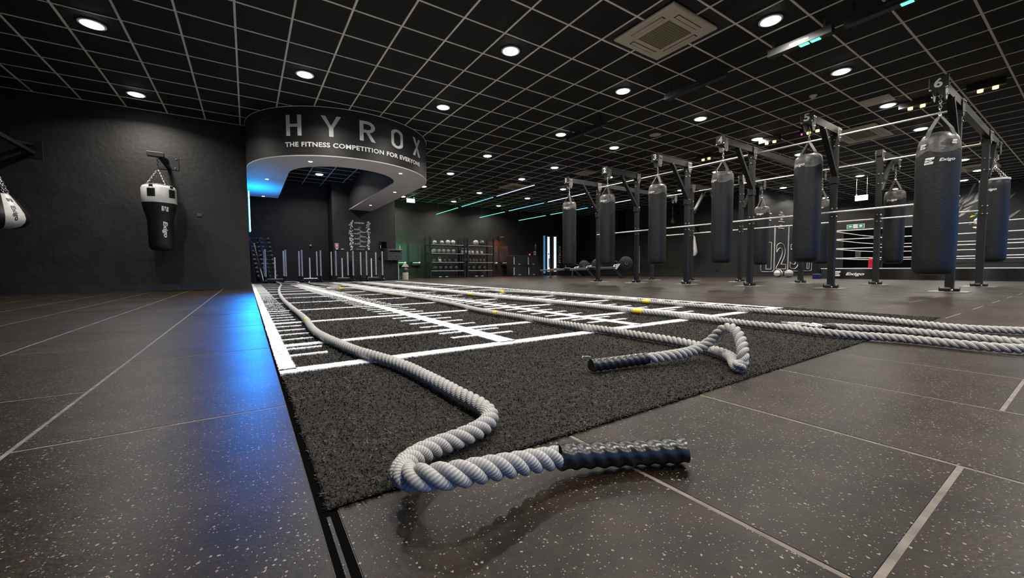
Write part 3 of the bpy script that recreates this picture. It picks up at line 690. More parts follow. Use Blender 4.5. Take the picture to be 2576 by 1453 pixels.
# its other half curled near the sleds
p1b = [F(690, 707, ZT), F(705, 712, ZT), F(722, 713.5, ZT), F(745, 713, ZT), F(752, 710.5, ZT), F(738, 708.5, ZT), F(715, 709.5, ZT)]
rope('short far curl of white rope in front of the leftmost sled', p1b, n=8, step=.014)
# rope 2: standing loop
g2 = [ony(1487, 919, 1.12), ony(1540, 912, 1.11), ony(1585, 906, 1.10), ony(1627, 900, 1.09)]
def fz(p, z): p = Vector(p); p.z = z; return p
g2 = [F(1487, 919, .034), F(1540, 912.5, .034), F(1585, 906.5, .035), F(1627, 901, .036)]
y_a = F(1682, 895, .04).y; y_b = F(1865, 921, ZT).y
def lerpy(t): return y_a+(y_b-y_a)*t
p2 = [F(1627, 901, .036), F(1655, 898, .037), F(1682, 894, .040), ony(1710, 889.5, lerpy(.03)), ony(1735, 884, lerpy(.06)), ony(1759, 875, lerpy(.10)), ony(1778, 864, lerpy(.15)), ony(1795, 851, lerpy(.22)), ony(1811, 834, lerpy(.32)), ony(1826, 825, lerpy(.42)), ony(1840, 825, lerpy(.54)), ony(1852, 834, lerpy(.66)), ony(1862, 852, lerpy(.78)), ony(1868, 876, lerpy(.90)), ony(1869, 898, lerpy(.97)), F(1866, 915, ZT+.004), F(1857, 922, ZT), F(1848, 914, ZT), F(1842, 901, ZT), F(1830, 893, ZT), F(1813, 886, ZT), F(1780, 876, ZT), F(1726, 862.6, ZT), F(1661, 851, ZT), F(1595.6, 841, ZT), F(1530, 830, ZT), F(1465, 821.5, ZT), F(1400, 811.5, ZT), F(1320, 798, ZT), F(1248, 787, ZT), F(1194, 777, ZT), F(1136, 763, ZT), F(1055, 748, ZT), F(987, 739, ZT), F(932, 731, ZT), F(895, 725.5, ZT), F(859, 725, ZT), F(832, 726, ZT), F(824, 724, ZT), F(843, 722, ZT), F(852, 720, ZT), F(810, 716, ZT), F(780, 712.5, ZT), F(778, 709, ZT)]
rope('white battle rope with a standing loop and black grip right of centre', p2, g2, marks=((F(1248, 787, ZT), .05), (F(859, 725, ZT), .09), (F(990, 739, ZT), .05)))
# rope 3: runs right and folds back at the frame edge
p3 = [F(890, 709, ZT), F(946, 716, ZT), F(1030, 725, ZT), F(1100, 730.5, ZT), F(1184, 739.6, ZT), F(1271, 749, ZT), F(1360, 757, ZT), F(1449, 765.5, ZT), F(1530, 774, ZT), F(1606, 782.5, ZT), F(1690, 791, ZT), F(1764, 800, ZT), F(1830, 807, ZT), F(1890, 814.5, ZT), F(1981, 824, ZT), F(2071, 835, ZT), F(2161, 843.5), F(2252, 849.5), F(2342, 858), F(2432, 867), F(2523, 874.5), F(2590, 877), F(2640, 872), F(2630, 866), F(2570, 862), F(2508, 854.5), F(2402, 844), F(2312, 835), F(2222, 827.5), F(2150, 824), F(2098, 821.5)]
r3, B3, s3 = rope('white battle rope folding back at the right frame edge, end frayed', p3, marks=((F(1606, 782.5, ZT), .10), (F(1184, 739.6, ZT), .10)))
# frayed end
mb = MB(); A = F(2098, 821.5); Bq = F(1972, 811.5)
for k in range(70):
    t0 = random.uniform(0, .85); t1 = min(1, t0+random.uniform(.1, .35)); a = A.lerp(Bq, t0); b = A.lerp(Bq, t1)
    j = lambda s: Vector((random.uniform(-s, s), random.uniform(-s, s), random.uniform(-.012, s*.6)))
    mb.tube([a+j(.012), a.lerp(b, .5)+j(.02), b+j(.022)], [.0028, .0024, .0014], 4)
mb.build('frayed_end', line_m, r3)
mb = MB(); c_ = A.lerp(Bq, .12); mb.tube([A+Vector((0.02, -.01, 0)), A, c_, A.lerp(Bq, .22)], [.021, .023, .021, .012], 12); mb.build('dark_binding', vinyl2_m, r3, True)
# rope 4
p4 = [F(1208, 731.5, ZT), F(1236, 730, ZT), F(1264, 732.6, ZT), F(1304, 734, ZT), F(1344, 736.5, ZT), F(1421, 741.5, ZT), F(1520, 749, ZT), F(1627, 758, ZT), F(1710, 765, ZT), F(1799, 772, ZT), F(1870, 777.5, ZT), F(1950, 784), F(2071, 791.5), F(2191, 801), F(2312, 813.5), F(2432, 825), F(2576, 831.5), F(2680, 834)]
rope('farthest white battle rope, running off the right edge above the others', p4, marks=((F(1627, 758, ZT), .10), (F(1264, 732.6, ZT), .09)))
# lint on the turf
for i, (px, py) in enumerate(((1474, 898),)):
    p = F(px, py, .012); o = MB().tube([p+Vector(d) for d in ((-.018, .004, 0), (-.008, .010, .004), (0, 0, .002), (.008, .006, .003), (.020, -.008, 0))], .0016, 5).build('thread_scrap', white_m); tag(o, 'curled scrap of white thread on the turf beside the far black grip', 'thread')

# ------------------------------------------------------------------ rig
YS = [8.1, 6.8, 5.43, 4.06, 2.72, 1.3]
def rx(base, y): return base-.045*(y-1.3)
XT, XF, XR, XRT = 7.48, 8.66, 11.08, 12.28; BZ = 2.735
rig = thing('boxing_rig', 'black steel punch bag rig with numbered beams and chrome cross bars', 'rig', (0, 0, 0))
post_me = MB().bbox(-.045, .045, -.045, .045, 0.012, BZ-.07, .004).mesh('post', rig_m)
plate_b = MB().bbox(-.20, .20, -.20, .20, 0, .012, .003).mesh('base_plate', plate_m)
foot_me = MB(); foot_me.box(-.10, -.045, -.03, .03, .012, .055).box(.045, .10, -.03, .03, .012, .055).box(-.03, .03, -.10, -.045, .012, .055).box(-.03, .03, .045, .10, .012, .055)
for a in ((-.105, 0), (.105, 0), (0, -.105), (0, .105)): foot_me.tube([(a[0], a[1]-.03 if a[0] else a[1]*1, .045), (a[0], a[1]+.03 if a[0] else a[1]*1.01, .045)], .035, 10)
foot_me = foot_me.mesh('foot_bracket', rig_m)
bolt_me = MB().lathe([(.014, 0), (.014, .010), (.009, .016), (.001, .017)], 8).mesh('bolt', bolt_m, True)
gus = [(-.07, .05), (.07, .05), (.07, -.10), (.035, -.19), (-.035, -.19), (-.07, -.10)]
def gusset(x, y, z, side, name='gusset_plate'):
    o = MB().prism(gus, (x, y+side*.052-(.006 if side < 0 else 0), z), (1, 0, 0), (0, 0, 1), -.006 if side > 0 else -.006).build(name, plate_m, rig)
    for dx, dz in ((-.035, .01), (.035, .01), (0, -.13)): inst('bolt', bolt_me, o, (x+dx, y+side*.058-(.004 if side < 0 else -.004), z+dz), (PI/2 if side < 0 else -PI/2, 0, 0))
    return o
for i, y in enumerate(YS):
    full = i in (0, 3, 5); n = i+1
    xt, xf, xr, xrt = rx(XT, y), rx(XF, y), rx(XR, y), rx(XRT, y)
    for x in (xf, xr):
        p = inst('post', post_me, rig, (x, y, 0)); inst('base_plate', plate_b, rig, (x, y, 0)); b = inst('foot_bracket', foot_me, rig, (x, y, 0))
        for a in ((-.075, 0), (.075, 0)): inst('bolt', bolt_me, b, (a[0], a[1]-.032, .035), (PI/2, 0, 0))
        for z in ((1.40, 1.26) if x == xf else (1.46, 1.32)) + ((2.58, 2.72-.25) if x == xf else (2.3, 2.1)):
            inst('bolt', bolt_me, p, (-.045, 0, z), (0, -PI/2, 0)); inst('bolt', bolt_me, p, (.0, -.045, z), (PI/2, 0, 0))
    def bm(x0, x1): MB().beam((x0, y, BZ), (x1, y, BZ), .08, .12).build('beam', rig_m, rig); 
    if full: bm(xt, xrt)
    else: bm(xt, xf+.06); bm(xr-.06, xrt)
    for s in (-1, 1):
        gusset(xf, y, BZ, s); gusset(xr, y, BZ, s); gusset(xt+.09, y, BZ-.01, s)
        if True: gusset(xrt-.07, y, BZ-.01, s)
    # braces from beam to post
    MB().beam((xf-.62, y-.02, BZ-.07), (xf-.04, y-.02, BZ-.78), .05, .08, (0, 1, 0)).build('brace', rig_m, rig)
    MB().beam((xr+.62, y-.02, BZ-.07), (xr+.04, y-.02, BZ-.78), .05, .08, (0, 1, 0)).build('brace', rig_m, rig)
    MB().bbox(xf-.07, xf+.055, y-.055, y+.055, BZ-.90, BZ-.78, .01).build('clamp', rig_m, rig)
    # numbered end plate
    e = MB().bbox(-.085, .085, -.09, .09, 0, .01, .003, Matrix.Translation((xt, y, BZ+.0)) @ Matrix.Rotation(-PI/2, 4, 'Y')).build('number_plate', black_m, rig)
    text(str(n), bright_m, e, (xt-.012, y+.045, BZ-.055), (0, -1, 0), (0, 0, 1), height=.115, width=.08 if n > 1 else .035, bold=.03, name='numeral', ext=.0005)
    for dy in (-.07, .07): inst('bolt', bolt_me, e, (xt-.01, y+dy, BZ-.075), (0, -PI/2, 0))
bars = []
for x, z, r_ in ((XF-.0, 2.655, .016), (XF-.05, 1.335, .016), (XR, 2.575, .016), (XR+.05, 1.385, .016)):
    for i in range(5):
        a, b = YS[i], YS[i+1]
        MB().tube([(rx(x, a), a, z), (rx(x, b), b, z)], r_, 12).build('cross_bar', steel_m, rig, True)

# ------------------------------------------------------------------ chains and bags
def link_chain(mb, p0, p1, n=None, r=.004, w=.011, l=.034):
    p0 = Vector(p0); p1 = Vector(p1); d = p1-p0; L = d.length; n = n or max(2, int(L/(l*.75))); d.normalize()
    u = Vector((1, 0, 0)) if abs(d.x) < .8 else Vector((0, 1, 0)); u = (u-d*u.dot(d)).normalized(); v = d.cross(u)
    for i in range(n):
        c = p0+(p1-p0)*((i+.5)/n); s = u if i % 2 else v
        pts = [c+s*(w*math.cos(a))+d*(l*.5*math.sin(a)) for a in [2*PI*k/8 for k in range(8)]]
        mb.tube(pts, r, 5, closed=True)
    return mb
def bag(name, label, x, y, z0, z1, D, hang, group, straps='webbing', logo='cap', cat='punch bag', top_worn=True, face=None):
    t = thing(name, label, cat, (x, y, z0), group=group); H = z1-z0; R = D/2
    prof = [(R*.35, 0.0), (R*.80, .012), (R*.96, .05), (R, .10), (R, H*.5), (R*1.0, H-.20), (R*.985, H-.10), (R*.93, H-.05), (R*.78, H-.015), (R*.3, H)]
    if D > .4: prof = [(R*.35, 0.0), (R*.85, .012), (R*.97, .05), (R, .10), (R, H*.5), (R, H-.34), (R*.97, H-.20), (R*.88, H-.10), (R*.70, H-.035), (R*.3, H)]
    n = 32; mb = MB(); P2 = []
    for i in range(len(prof)-1):
        a, b = prof[i], prof[i+1]; k = 6 if b[1]-a[1] > .3 else 2
        for j in range(k): P2.append((a[0]+(b[0]-a[0])*j/k, a[1]+(b[1]-a[1])*j/k))
    P2.append(prof[-1]); mb.lathe(P2, n)
    mb.v = [(v[0]*(1+.012*math.sin(3*math.atan2(v[1], v[0])+v[2]*5)), v[1]*(1+.012*math.sin(2*math.atan2(v[1], v[0])+v[2]*7)), v[2]) for v in mb.v]
    mb.build('body', vinyl_m, t, True)
    # top hood
    hp = [(r_*1.006+.002, z) for r_, z in P2 if z > H-.30]
    if top_worn:
        mh = MB(); mh.lathe(hp, n); k0 = 0
        vs = []
        for v in mh.v:
            a = math.atan2(v[1], v[0]); zz = v[2]
            if zz < H-.12: zz = zz - .05*abs(math.sin(2*a+.6))*1.0 + .02
            vs.append((v[0]*1.004, v[1]*1.004, zz))
        mh.v = vs; mh.f = mh.f[:-2]; mh.build('hood', vinyl2_m, t, True)
    yoke = H+(hang-z1)*.42
    if straps == 'webbing':
        for k in range(4):
            a = PI/4+PI/2*k+.3; c, s = math.cos(a), math.sin(a)
            m2 = MB(); m2.beam((c*R*.90, s*R*.90, H-.13), (c*R*.66, s*R*.66, H+.02), .055, .006, (c, s, 0)); m2.beam((c*R*.66, s*R*.66, H+.02), (c*.015, s*.015, yoke), .055, .006, (c, s, .5)); m2.build('strap', web_m, t)
    else:
        for k in range(4):
            a = PI/4+PI/2*k+.3; c, s = math.cos(a), math.sin(a)
            link_chain(MB(), (c*R*.92, s*R*.92, H-.02), (c*.01, s*.01, yoke), r=.0045, w=.012, l=.04).build('chain', chain_m, t, True)
        MB().lathe([(R*1.01, H-.05), (R*1.02, H-.02), (R*.97, H-.01)], n).build('rim', steel_m, t, True)
    m2 = MB(); top = hang-z0
    m2.lathe([(.006, yoke-.01), (.016, yoke), (.016, yoke+.03), (.008, yoke+.04)], 10); m2.build('swivel', chain_m, t, True)
    link_chain(MB(), (0, 0, yoke+.03), (0, 0, top), r=.005, w=.014, l=.045).build('hanging_chain', chain_m, t, True)
    # lettering wrapped on the body, facing the camera side
    fa = face if face is not None else math.atan2(-y, -x)
    def wl(me, width, height, zc, off, m, nm='lettering'):
        ob = text('', m, t, (off, 0, zc), (1, 0, 0), (0, 0, 1), width=width, height=height, ext=0, me=me, name=nm)
        for v in ob.data.vertices:
            a = fa + v.co.x/R; v.co = Vector(((R+.008)*math.cos(a), (R+.008)*math.sin(a), v.co.z))
        return ob
    word = text_mesh('Exigo', 1, 0, .02, shear=.25)
    if logo == 'cap':
        wl(word, .17, .06, H-.205, -.32 if False else -.17, white_m)
    if logo == 'body':
        wl(word, .15, .05, H-.42, .0, greyp_m)
        for off, zc, s_ in ((-.15, H-.43, .085), (-.20, H-.22, .06), (.10, H-.20, .05)):
            mb = emblem_mb((off, 0, zc), (1, 0, 0), (0, 0, 1), s_*1.3, s_, 0.0)
            mb.v = [((R+.008)*math.cos(fa+v[0]/R), (R+.008)*math.sin(fa+v[0]/R), v[2]) for v in mb.v]; mb.f = [f for i_, f in enumerate(mb.f)]
            mb.build('emblem', greyp_m, t)
    if logo == 'lower': wl(word, .17, .06, H-.26, -.1, greyp_m)
    return t
NW = ['one', 'two', 'three', 'four', 'five', 'six']
FG = 'black heavy bags on the front of the rig'
for i, y in enumerate(YS):
    n = i+1; xb = rx(XT, y)+.09
    if n == 6: bag('punch_bag', 'large black heavy bag hanging from beam number 6, nearest of all', xb+.03, y, .27, 2.13, .415, BZ-.12, FG, logo='body', face=math.atan2(-y, -xb)+.05)
    else: bag('punch_bag', 'black heavy bag hanging under the beam plate marked %s, %s' % (NW[i], ['farthest of the front row', 'second farthest in front', 'below a worn hood', 'middle of the front row', 'left of the exit sign', ''][i]), xb, y, .46, 2.17, .365, BZ-.12, FG, logo='cap', face=math.atan2(-y, -xb)+(0, -.1, -.35, -.55, -.25, 0)[i])
RG = 'black heavy bags on the rear of the rig'
for i in (2, 3, 4, 5):
    y = YS[i]; n = i+1; xb = rx(XRT, y)-.08
    bag('punch_bag', ['', '', 'far-side black bag half hidden right of the bag marked three', 'far-side black bag in front of the numbered wall', 'far-side black bag between the two nearest front bags', 'far-side black bag on chains, cut off near the right edge'][i], xb, y, .45, 2.08, .36 if n < 6 else .40, BZ-.12, RG, 'chain' if n == 6 else 'webbing', logo='lower', top_worn=n != 6, face=math.atan2(-y, -xb)-.2)
t = thing('spring_hook', 'coiled spring above the chained bag at the right frame edge', 'hook', (rx(XRT, 1.3)-.08, 1.3, 2.42))
mb = MB(); mb.tube([(.035*math.cos(a), .035*math.sin(a), .012*a/PI) for a in [k*PI/6 for k in range(60)]], .006, 6); mb.build('coil', chain_m, t, True)

# wall bag on the left
wbx, wby = -1.34, 10.02
t = thing('uppercut_bag', 'black and white tapered uppercut bag hanging on the left wall bracket', 'punch bag', (wbx, wby, .78))
MB().lathe([(.05, 0), (.14, .01), (.175, .05), (.185, .12), (.19, .55), (.20, .62), (.245, .80), (.255, .90), (.255, .905)], 36).build('body', vinyl_m, t, True)
MB().lathe([(.256, .885), (.258, .90), (.258, 1.16), (.235, 1.20), (.225, 1.205)], 36).build('white_band', whitev_m, t, True)
MB().lathe([(.235, 1.19), (.20, 1.23), (.10, 1.25), (.01, 1.255)], 36).build('lid', vinyl2_m, t, True)
for k in range(5):
    a0 = -PI/2-.32+k*2*PI/5
    mb = MB(); vs = []
    for j in range(5):
        a = a0+(-.24+.48*j/4)
        vs += [(.262*math.cos(a), .262*math.sin(a), .985), (.262*math.cos(a), .262*math.sin(a), 1.135)]
    mb.add(vs, [(2*j, 2*j+2, 2*j+3, 2*j+1) for j in range(4)]); mb.box(-.03, .03, -.004, .004, 1.13, 1.20, Matrix.Translation((.252*math.cos(a0), .252*math.sin(a0), 0)) @ Matrix.Rotation(a0+PI/2, 4, 'Z')); mb.build('black_patch', vinyl_m, t)
for k in range(4):
    a = PI/4+PI/2*k-.15; link_chain(MB(), (.2*math.cos(a), .2*math.sin(a), 1.21), (0, 0, 1.53), r=.0045, w=.012, l=.04).build('chain', chain_m, t, True)
link_chain(MB(), (0, 0, 1.53), (0, 0, 1.74), r=.0055, w=.014, l=.045).build('hanging_chain', chain_m, t, True)
def curved_side(me, R, a0, zc, width, height, m, par, nm='lettering', prof=None):
    """lettering running down the side of a bag: text x -> downwards"""
    co = np.array([v.co[:] for v in me.vertices]); mn = co.min(0); mx_ = co.max(0)
    for v, c in zip(me.vertices, co):
        s = (c[0]-mn[0])/(mx_[0]-mn[0])*width; q_ = ((c[1]-mn[1])/(mx_[1]-mn[1])-.5)*height
        z = zc-s; r_ = prof(z) if prof else R; a = a0+q_/r_
        v.co = Vector(((r_+.004)*math.cos(a), (r_+.004)*math.sin(a), z))
    me.materials.clear(); me.materials.append(m); ob = bpy.data.objects.new(nm, me); COL.objects.link(ob); ob.parent = par; return ob
curved_side(text_mesh('Exigo', 1, 0, .03, shear=.2), .19, -PI/2+.45, .54, .30, .085, white_m, t)
mb = emblem_mb((0, 0, 0), (1, 0, 0), (0, 1, 0), 1, 1, 0)
mm_ = mb.mesh('emblem', white_m); curved_side(mm_, .22, -PI/2+.45, .82, .10, .10, white_m, t, 'emblem', lambda z: .245 if z > .79 else .2+(z-.62)*.26)
t2 = thing('wall_bracket', 'black steel wall bracket holding the uppercut bag', 'bracket', (wbx, 10.55, 2.42))
MB().bbox(-.06, .26, 0, .25, 0, .01, .003, Matrix.Rotation(PI/2, 4, 'X')).build('wall_plate', rig_m, t2)
MB().beam((.08, -.01, .17), (0, -.52, .17), .05, .05).build('arm', rig_m, t2); MB().beam((.1, -.01, .02), (.02, -.38, .15), .04, .05).build('brace', rig_m, t2)
MB().bbox(-.14, .10, -.60, -.48, .12, .20, .01).build('hook_block', rig_m, t2)
for px_, pz_ in ((-.10, .22), (.06, .22), (.22, .22), (.2, .04)): inst('bolt', bolt_me, t2, (px_ if px_ > -.05 else -.04, -.012, pz_), (PI/2, 0, 0))
link_chain(MB(), (0, -.53, .12), (0, -.53, .03)).build('eye', chain_m, t2, True)
# teardrop at the far left
tx, ty = onx(6, 520, -3.02).x, 9.35
t = thing('teardrop_bag', 'black and white striped teardrop bag cut by the left frame edge', 'punch bag', (-3.06, 9.25, 1.04))
tp = [(.02, 0), (.14, .012), (.235, .06), (.285, .14), (.30, .22), (.285, .32), (.24, .45), (.185, .58), (.14, .68), (.11, .73), (.02, .745)]; tp = [(r_, z*.72) for r_, z in tp]
def gore(a0, a1, m, k):
    mb = MB(); n = 5
    for r_, z in tp:
        for j in range(n): a = a0+(a1-a0)*j/(n-1); mb.v.append((r_*math.cos(a), r_*math.sin(a), z))
    for i in range(len(tp)-1):
        for j in range(n-1): b = i*n+j; mb.f.append((b, b+1, b+n+1, b+n))
    return mb.build('panel', m, t, True)
for k in range(8): gore(-PI/2-.30+k*PI/4, -PI/2-.30+(k+1)*PI/4, whitev_m if k % 2 else vinyl_m, k)
def tr(z): return float(np.interp(z, [p[1] for p in tp], [p[0] for p in tp]))
curved_side(text_mesh('Exigo', 1, 0, .02), .3, -PI/2+.85, .34, .22, .065, blackp_m, t, prof=tr)
mm_ = emblem_mb((0, 0, 0), (1, 0, 0), (0, 1, 0), 1, 1, 0).mesh('emblem', blackp_m); curved_side(mm_, .2, -PI/2+.92, .455, .055, .06, blackp_m, t, 'emblem', tr)
for k in range(4): a = PI/4+PI/2*k; link_chain(MB(), (.11*math.cos(a), .11*math.sin(a), .525), (0, 0, .84), r=.005, w=.013, l=.042).build('chain', chain_m, t, True)
link_chain(MB(), (0, 0, .84), (0, 0, 1.40), r=.006, w=.015, l=.05).build('hanging_chain', chain_m, t, True)
t2 = thing('wall_bracket', 'dark wall bracket holding the striped teardrop bag at far left', 'bracket', (-3.06, 10.55, 2.38))
MB().bbox(-.12, .12, 0, .3, 0, .01, .003, Matrix.Rotation(PI/2, 4, 'X')).build('wall_plate', rig_m, t2); MB().beam((0, -.01, .1), (0, -1.34, .1), .06, .06).build('arm', rig_m, t2); MB().beam((0, -.01, .25), (0, -.7, .12), .04, .04).build('brace', rig_m, t2)
o = MB().bbox(-.045, .045, -.03, .03, 0, .012, .004, Matrix.Translation((-.79, 10.55, 1.55)) @ Matrix.Rotation(PI/2, 4, 'X')).build('wall_socket', iron_m); tag(o, 'small dark switch plate right of the uppercut bag', 'switch')

# ------------------------------------------------------------------ push sleds
def sled(label, x, y, g='push sleds behind the turf'):
    t = thing('push_sled', label, 'sled', (x, y, 0), group=g)
    for s in (-1, 1):
        MB().bbox(s*.27-.05, s*.27+.05, -.48, .48, 0, .05, .01).tube([(s*.27, -.48, .03), (s*.27, -.56, .08)], .03, 8).build('runner', rig_m, t)
        for e in (-1, 1):
            MB().tube([(s*.27, e*.42, .05), (s*.27, e*.42, .20)], .034, 12).build('socket', rig_m, t, True)
            MB().tube([(s*.27, e*.42, .16), (s*.27, e*.42, 1.03)], .024, 12).build('pole', pole_m, t, True)
    MB().box(-.27, .27, -.44, -.36, .05, .09).box(-.27, .27, .36, .44, .05, .09).box(-.12, .12, -.36, .36, .06, .10).build('cross_frame', rig_m, t)
    MB().bbox(-.22, .22, -.14, .14, .10, .13, .01).build('plate_tray', plate_m, t)
    MB().tube([(0, 0, .13), (0, 0, .80)], .02, 12).build('weight_horn', bright_m, t, True)
    return t
s0 = sled('grey-poled push sled, leftmost, beside the dumbbell tower', 0.73, 14.62)
dup(s0, (1.72, 14.62, 0), 0, 'grey-poled push sled, second from the left, before the dark alcove wall')
dup(s0, (2.72, 14.62, 0), 0, 'grey-poled push sled, third from the left, under the red notice')
dup(s0, (3.70, 14.62, 0), 0, 'grey-poled push sled, rightmost, below the timetable poster')

# dumbbell tower
def dumbbell(label, loc, r=.068, g=None, rz=0):
    t = thing('dumbbell', label, 'dumbbell', loc, rz, g)
    for s in (-1, 1): MB().tube([(s*.06, 0, 0), (s*.07, 0, 0), (s*.13, 0, 0), (s*.14, 0, 0)], [r*.8, r, r, r*.8], 8).build('head', iron_m, t)
    MB().tube([(-.06, 0, 0), (.06, 0, 0)], .014, 8).build('handle', iron_m, t, True); return t
d0 = None; R0 = 15.6
tw = thing('dumbbell_tower', 'dark upright dumbbell rack against the wall corner on the left', 'rack', (0, 0, 0))
for sx in (0, .42):
    MB().beam((.10+sx*.6, R0-.05, 1.5), (.22+sx, R0-.05, .0), .04, .05).beam((.10+sx*.6, R0+.6, 1.5), (.22+sx, R0+.6, .0), .04, .05).build('frame', rig_m, tw)
for k in range(10):
    z = .14+k*.138; x0 = .40-.20*(k/9)
    MB().box(x0-.10, x0+.48, R0-.02, R0+.02, z-.012, z).build('cradle', rig_m, tw)
    for j in range(2):
        lab = 'dumbbell on the %s tier from the floor of the left tower, %s one' % (ORD[k], 'left' if j == 0 else 'right')
        if d0 is None: d0 = dumbbell(lab, (x0, R0, z+.055), g='dumbbells on the left tower')
        else: 
            c = dup(d0, (x0+j*.31, R0, z+.052), 0, lab); c.scale = (1, 1-.03*k, 1-.03*k)
t = thing('barbell', 'thin pale bar leaning above the dumbbell tower', 'bar', (.44, 15.3, 0)); MB().tube([(0, 0, 0), (-.22, .9, 1.30)], .016, 8).build('shaft', steel_m, t, True); MB().tube([(-.19, .78, 1.13), (-.225, .92, 1.33)], .024, 8).build('sleeve', steel_m, t, True)

# ------------------------------------------------------------------ pillar fittings
YP = 15.5
t = thing('timetable_poster', 'black race timetable poster with white figures on the pillar', 'poster', (0, 0, 0))
MB().box(3.15, 3.92, YP-.012, YP, 1.10, 2.24).build('board', black_m, t)
yy = YP-.0135
def ptx(s, x, z, wd, hg, m=white_m, nm='lettering'): return text(s, m, t, (x, yy, z), (1, 0, 0), (0, 0, 1), width=wd, height=hg, bold=.02, name=nm, ext=0.0)
ptx('HYROX', 3.36, 2.10, .34, .045); 
MB().box(3.532, 3.538, yy, yy+.001, 1.30, 1.93).build('spine', white_m, t)
for k, z in enumerate((1.89, 1.74, 1.55, 1.36)): ptx('1 KM RUN', 3.46, z+.02, .06, .02); ptx('STATION %d' % (2*k+1), 3.33, z-.02, .19, .028); MB().box(3.33, 3.53, yy, yy+.001, z-.028, z-.024).build('rule', white_m, t)
for k, z in enumerate((1.80, 1.63, 1.45, 1.27)): ptx('1 KM RUN', 3.55, z+.02, .07, .02); ptx('STATION %d' % (2*k+2), 3.55, z-.02, .19, .028); MB().box(3.54, 3.74, yy, yy+.001, z-.028, z-.024).build('rule', white_m, t)
ptx('START', 3.50, 1.955, .08, .02); MB().box(3.49, 3.58, yy, yy+.001, 1.245, 1.265).build('finish_bar', yellow_m, t); ptx('RACE TIMETABLE', 3.40, 1.15, .28, .015, greyp_m)
for x0 in (3.17, 3.78):
    mb = MB()
    for k in range(46):
        z = 1.13+1.07*random.random(); x = x0+.115*random.random(); w_ = random.uniform(.008, .035); h_ = random.uniform(.01, .05); a = random.uniform(-.6, .6)
        mb.prism([(-w_, -h_), (w_, -h_*.4), (w_*.6, h_), (-w_*.7, h_*.5)], (x, yy, z), (math.cos(a), 0, math.sin(a)), (-math.sin(a), 0, math.cos(a)), -.0004)
    mb.build('athlete_print', white_m, t)
t = thing('fire_notice', 'small red and white fire notice on the left of the pillar', 'sign', (0, 0, 0)); MB().box(2.66, 2.78, YP-.006, YP, 1.20, 1.35).build('plate', white_m, t); MB().box(2.67, 2.77, YP-.008, YP-.006, 1.215, 1.335).build('red_field', red_m, t); MB().box(2.69, 2.75, YP-.009, YP-.008, 1.235, 1.315).build('white_symbol', white_m, t)
MB().box(2.68, 2.76, YP-.03, YP, 1.13, 1.18).build('call_point', white_m, t)
o = MB().lathe([(.025, 0), (.035, .02), (.03, .05)], 12).build('wall_hook', white_m, None, True, (1.98, 16.4, 1.28)); tag(o, 'tiny white fitting on the dark alcove wall', 'hook')
o = MB().bbox(2.86, 2.95, YP-.02, YP, 1.13, 1.16, .003).build('wall_socket', white_m); tag(o, 'tiny white fitting beside the red notice', 'switch')
t = thing('desk_unit', 'dark counter unit with grey hood at the right of the pillar', 'counter', (0, 0, 0))
MB().bbox(3.18, 4.84, 15.20, 15.48, .0, .74, .01).build('cabinet', black_m, t)
MB().bbox(4.38, 4.93, 14.92, 15.47, .745, 1.16, .01).build('hood', iron_m, t); MB().box(4.45, 4.86, 14.912, 14.92, 1.06, 1.10).box(4.50, 4.52, 14.905, 14.92, .90, .915).box(4.68, 4.71, 14.905, 14.92, .88, .90).build('slot', dark_m, t)
MB().box(4.845, 4.87, 15.18, 15.20, .0, .74).box(4.86, 4.885, 15.0, 15.02, 1.16, 1.30).build('pale_edge', white_m, t)
t = thing('wall_screen', 'small black screen on the pillar above the grey hood', 'screen', (0, 0, 0)); MB().bbox(4.27, 4.52, YP-.06, YP, 1.18, 1.48, .006).build('case', black_m, t); MB().box(4.26, 4.272, YP-.065, YP-.055, 1.20, 1.32).build('pale_edge', white_m, t)
MB().box(4.29, 4.50, YP-.0625, YP-.06, 1.20, 1.46).build('display', dark_m, t)
# white bin with pointed top
p = onz(1008, 700.5, 0)
t = thing('chalk_stand', 'pale cylinder bin with dark ball and pointed white top beside the counter', 'stand', (4.98, 14.75, 0))
MB().lathe([(.10, 0), (.105, .01), (.105, .27), (.095, .275)], 20).build('bin', cream_m, t, True); MB().sphere((0, 0, .37), .10).build('dark_ball', ball_m, t, True)
MB().prism([(-.13, 0), (.13, 0), (0, .15)], (0, -.06, .49), (1, 0, 0), (0, 0, 1), -.12).build('pointed_top', cream_m, t)

# ------------------------------------------------------------------ far wall
YW = 18.1
def fx(px, y=17.3): return ony(px, 650, y).x
for i, (a, b, l) in enumerate(((5.62, 6.20, 'dark panel in green light nearest the pillar'), (6.30, 6.88, 'dark panel in green light left of the shelf rack'), (10.74, 11.14, 'dark panel in reddish light right of the shelf racks'), (11.26, 11.80, 'dark panel in reddish light beside the black boxes'))):
    t = thing('wall_panel', l, 'panel', (0, 0, 0), group='dark wall panels beside the racks')
    MB().bbox(a, b, YW-.03, YW, .74, 1.60, .006).build('board', mirror_m, t)
    MB().tube([(a+.14, YW-.10, .70), (b-.12, YW-.10, .70)], .018, 8).sphere((b-.12, YW-.10, .70), .045, 8).build('roller', white_m, t, True); MB().box(a+.05, b-.05, YW-.16, YW, .58, .67).build('ledge', black_m, t)
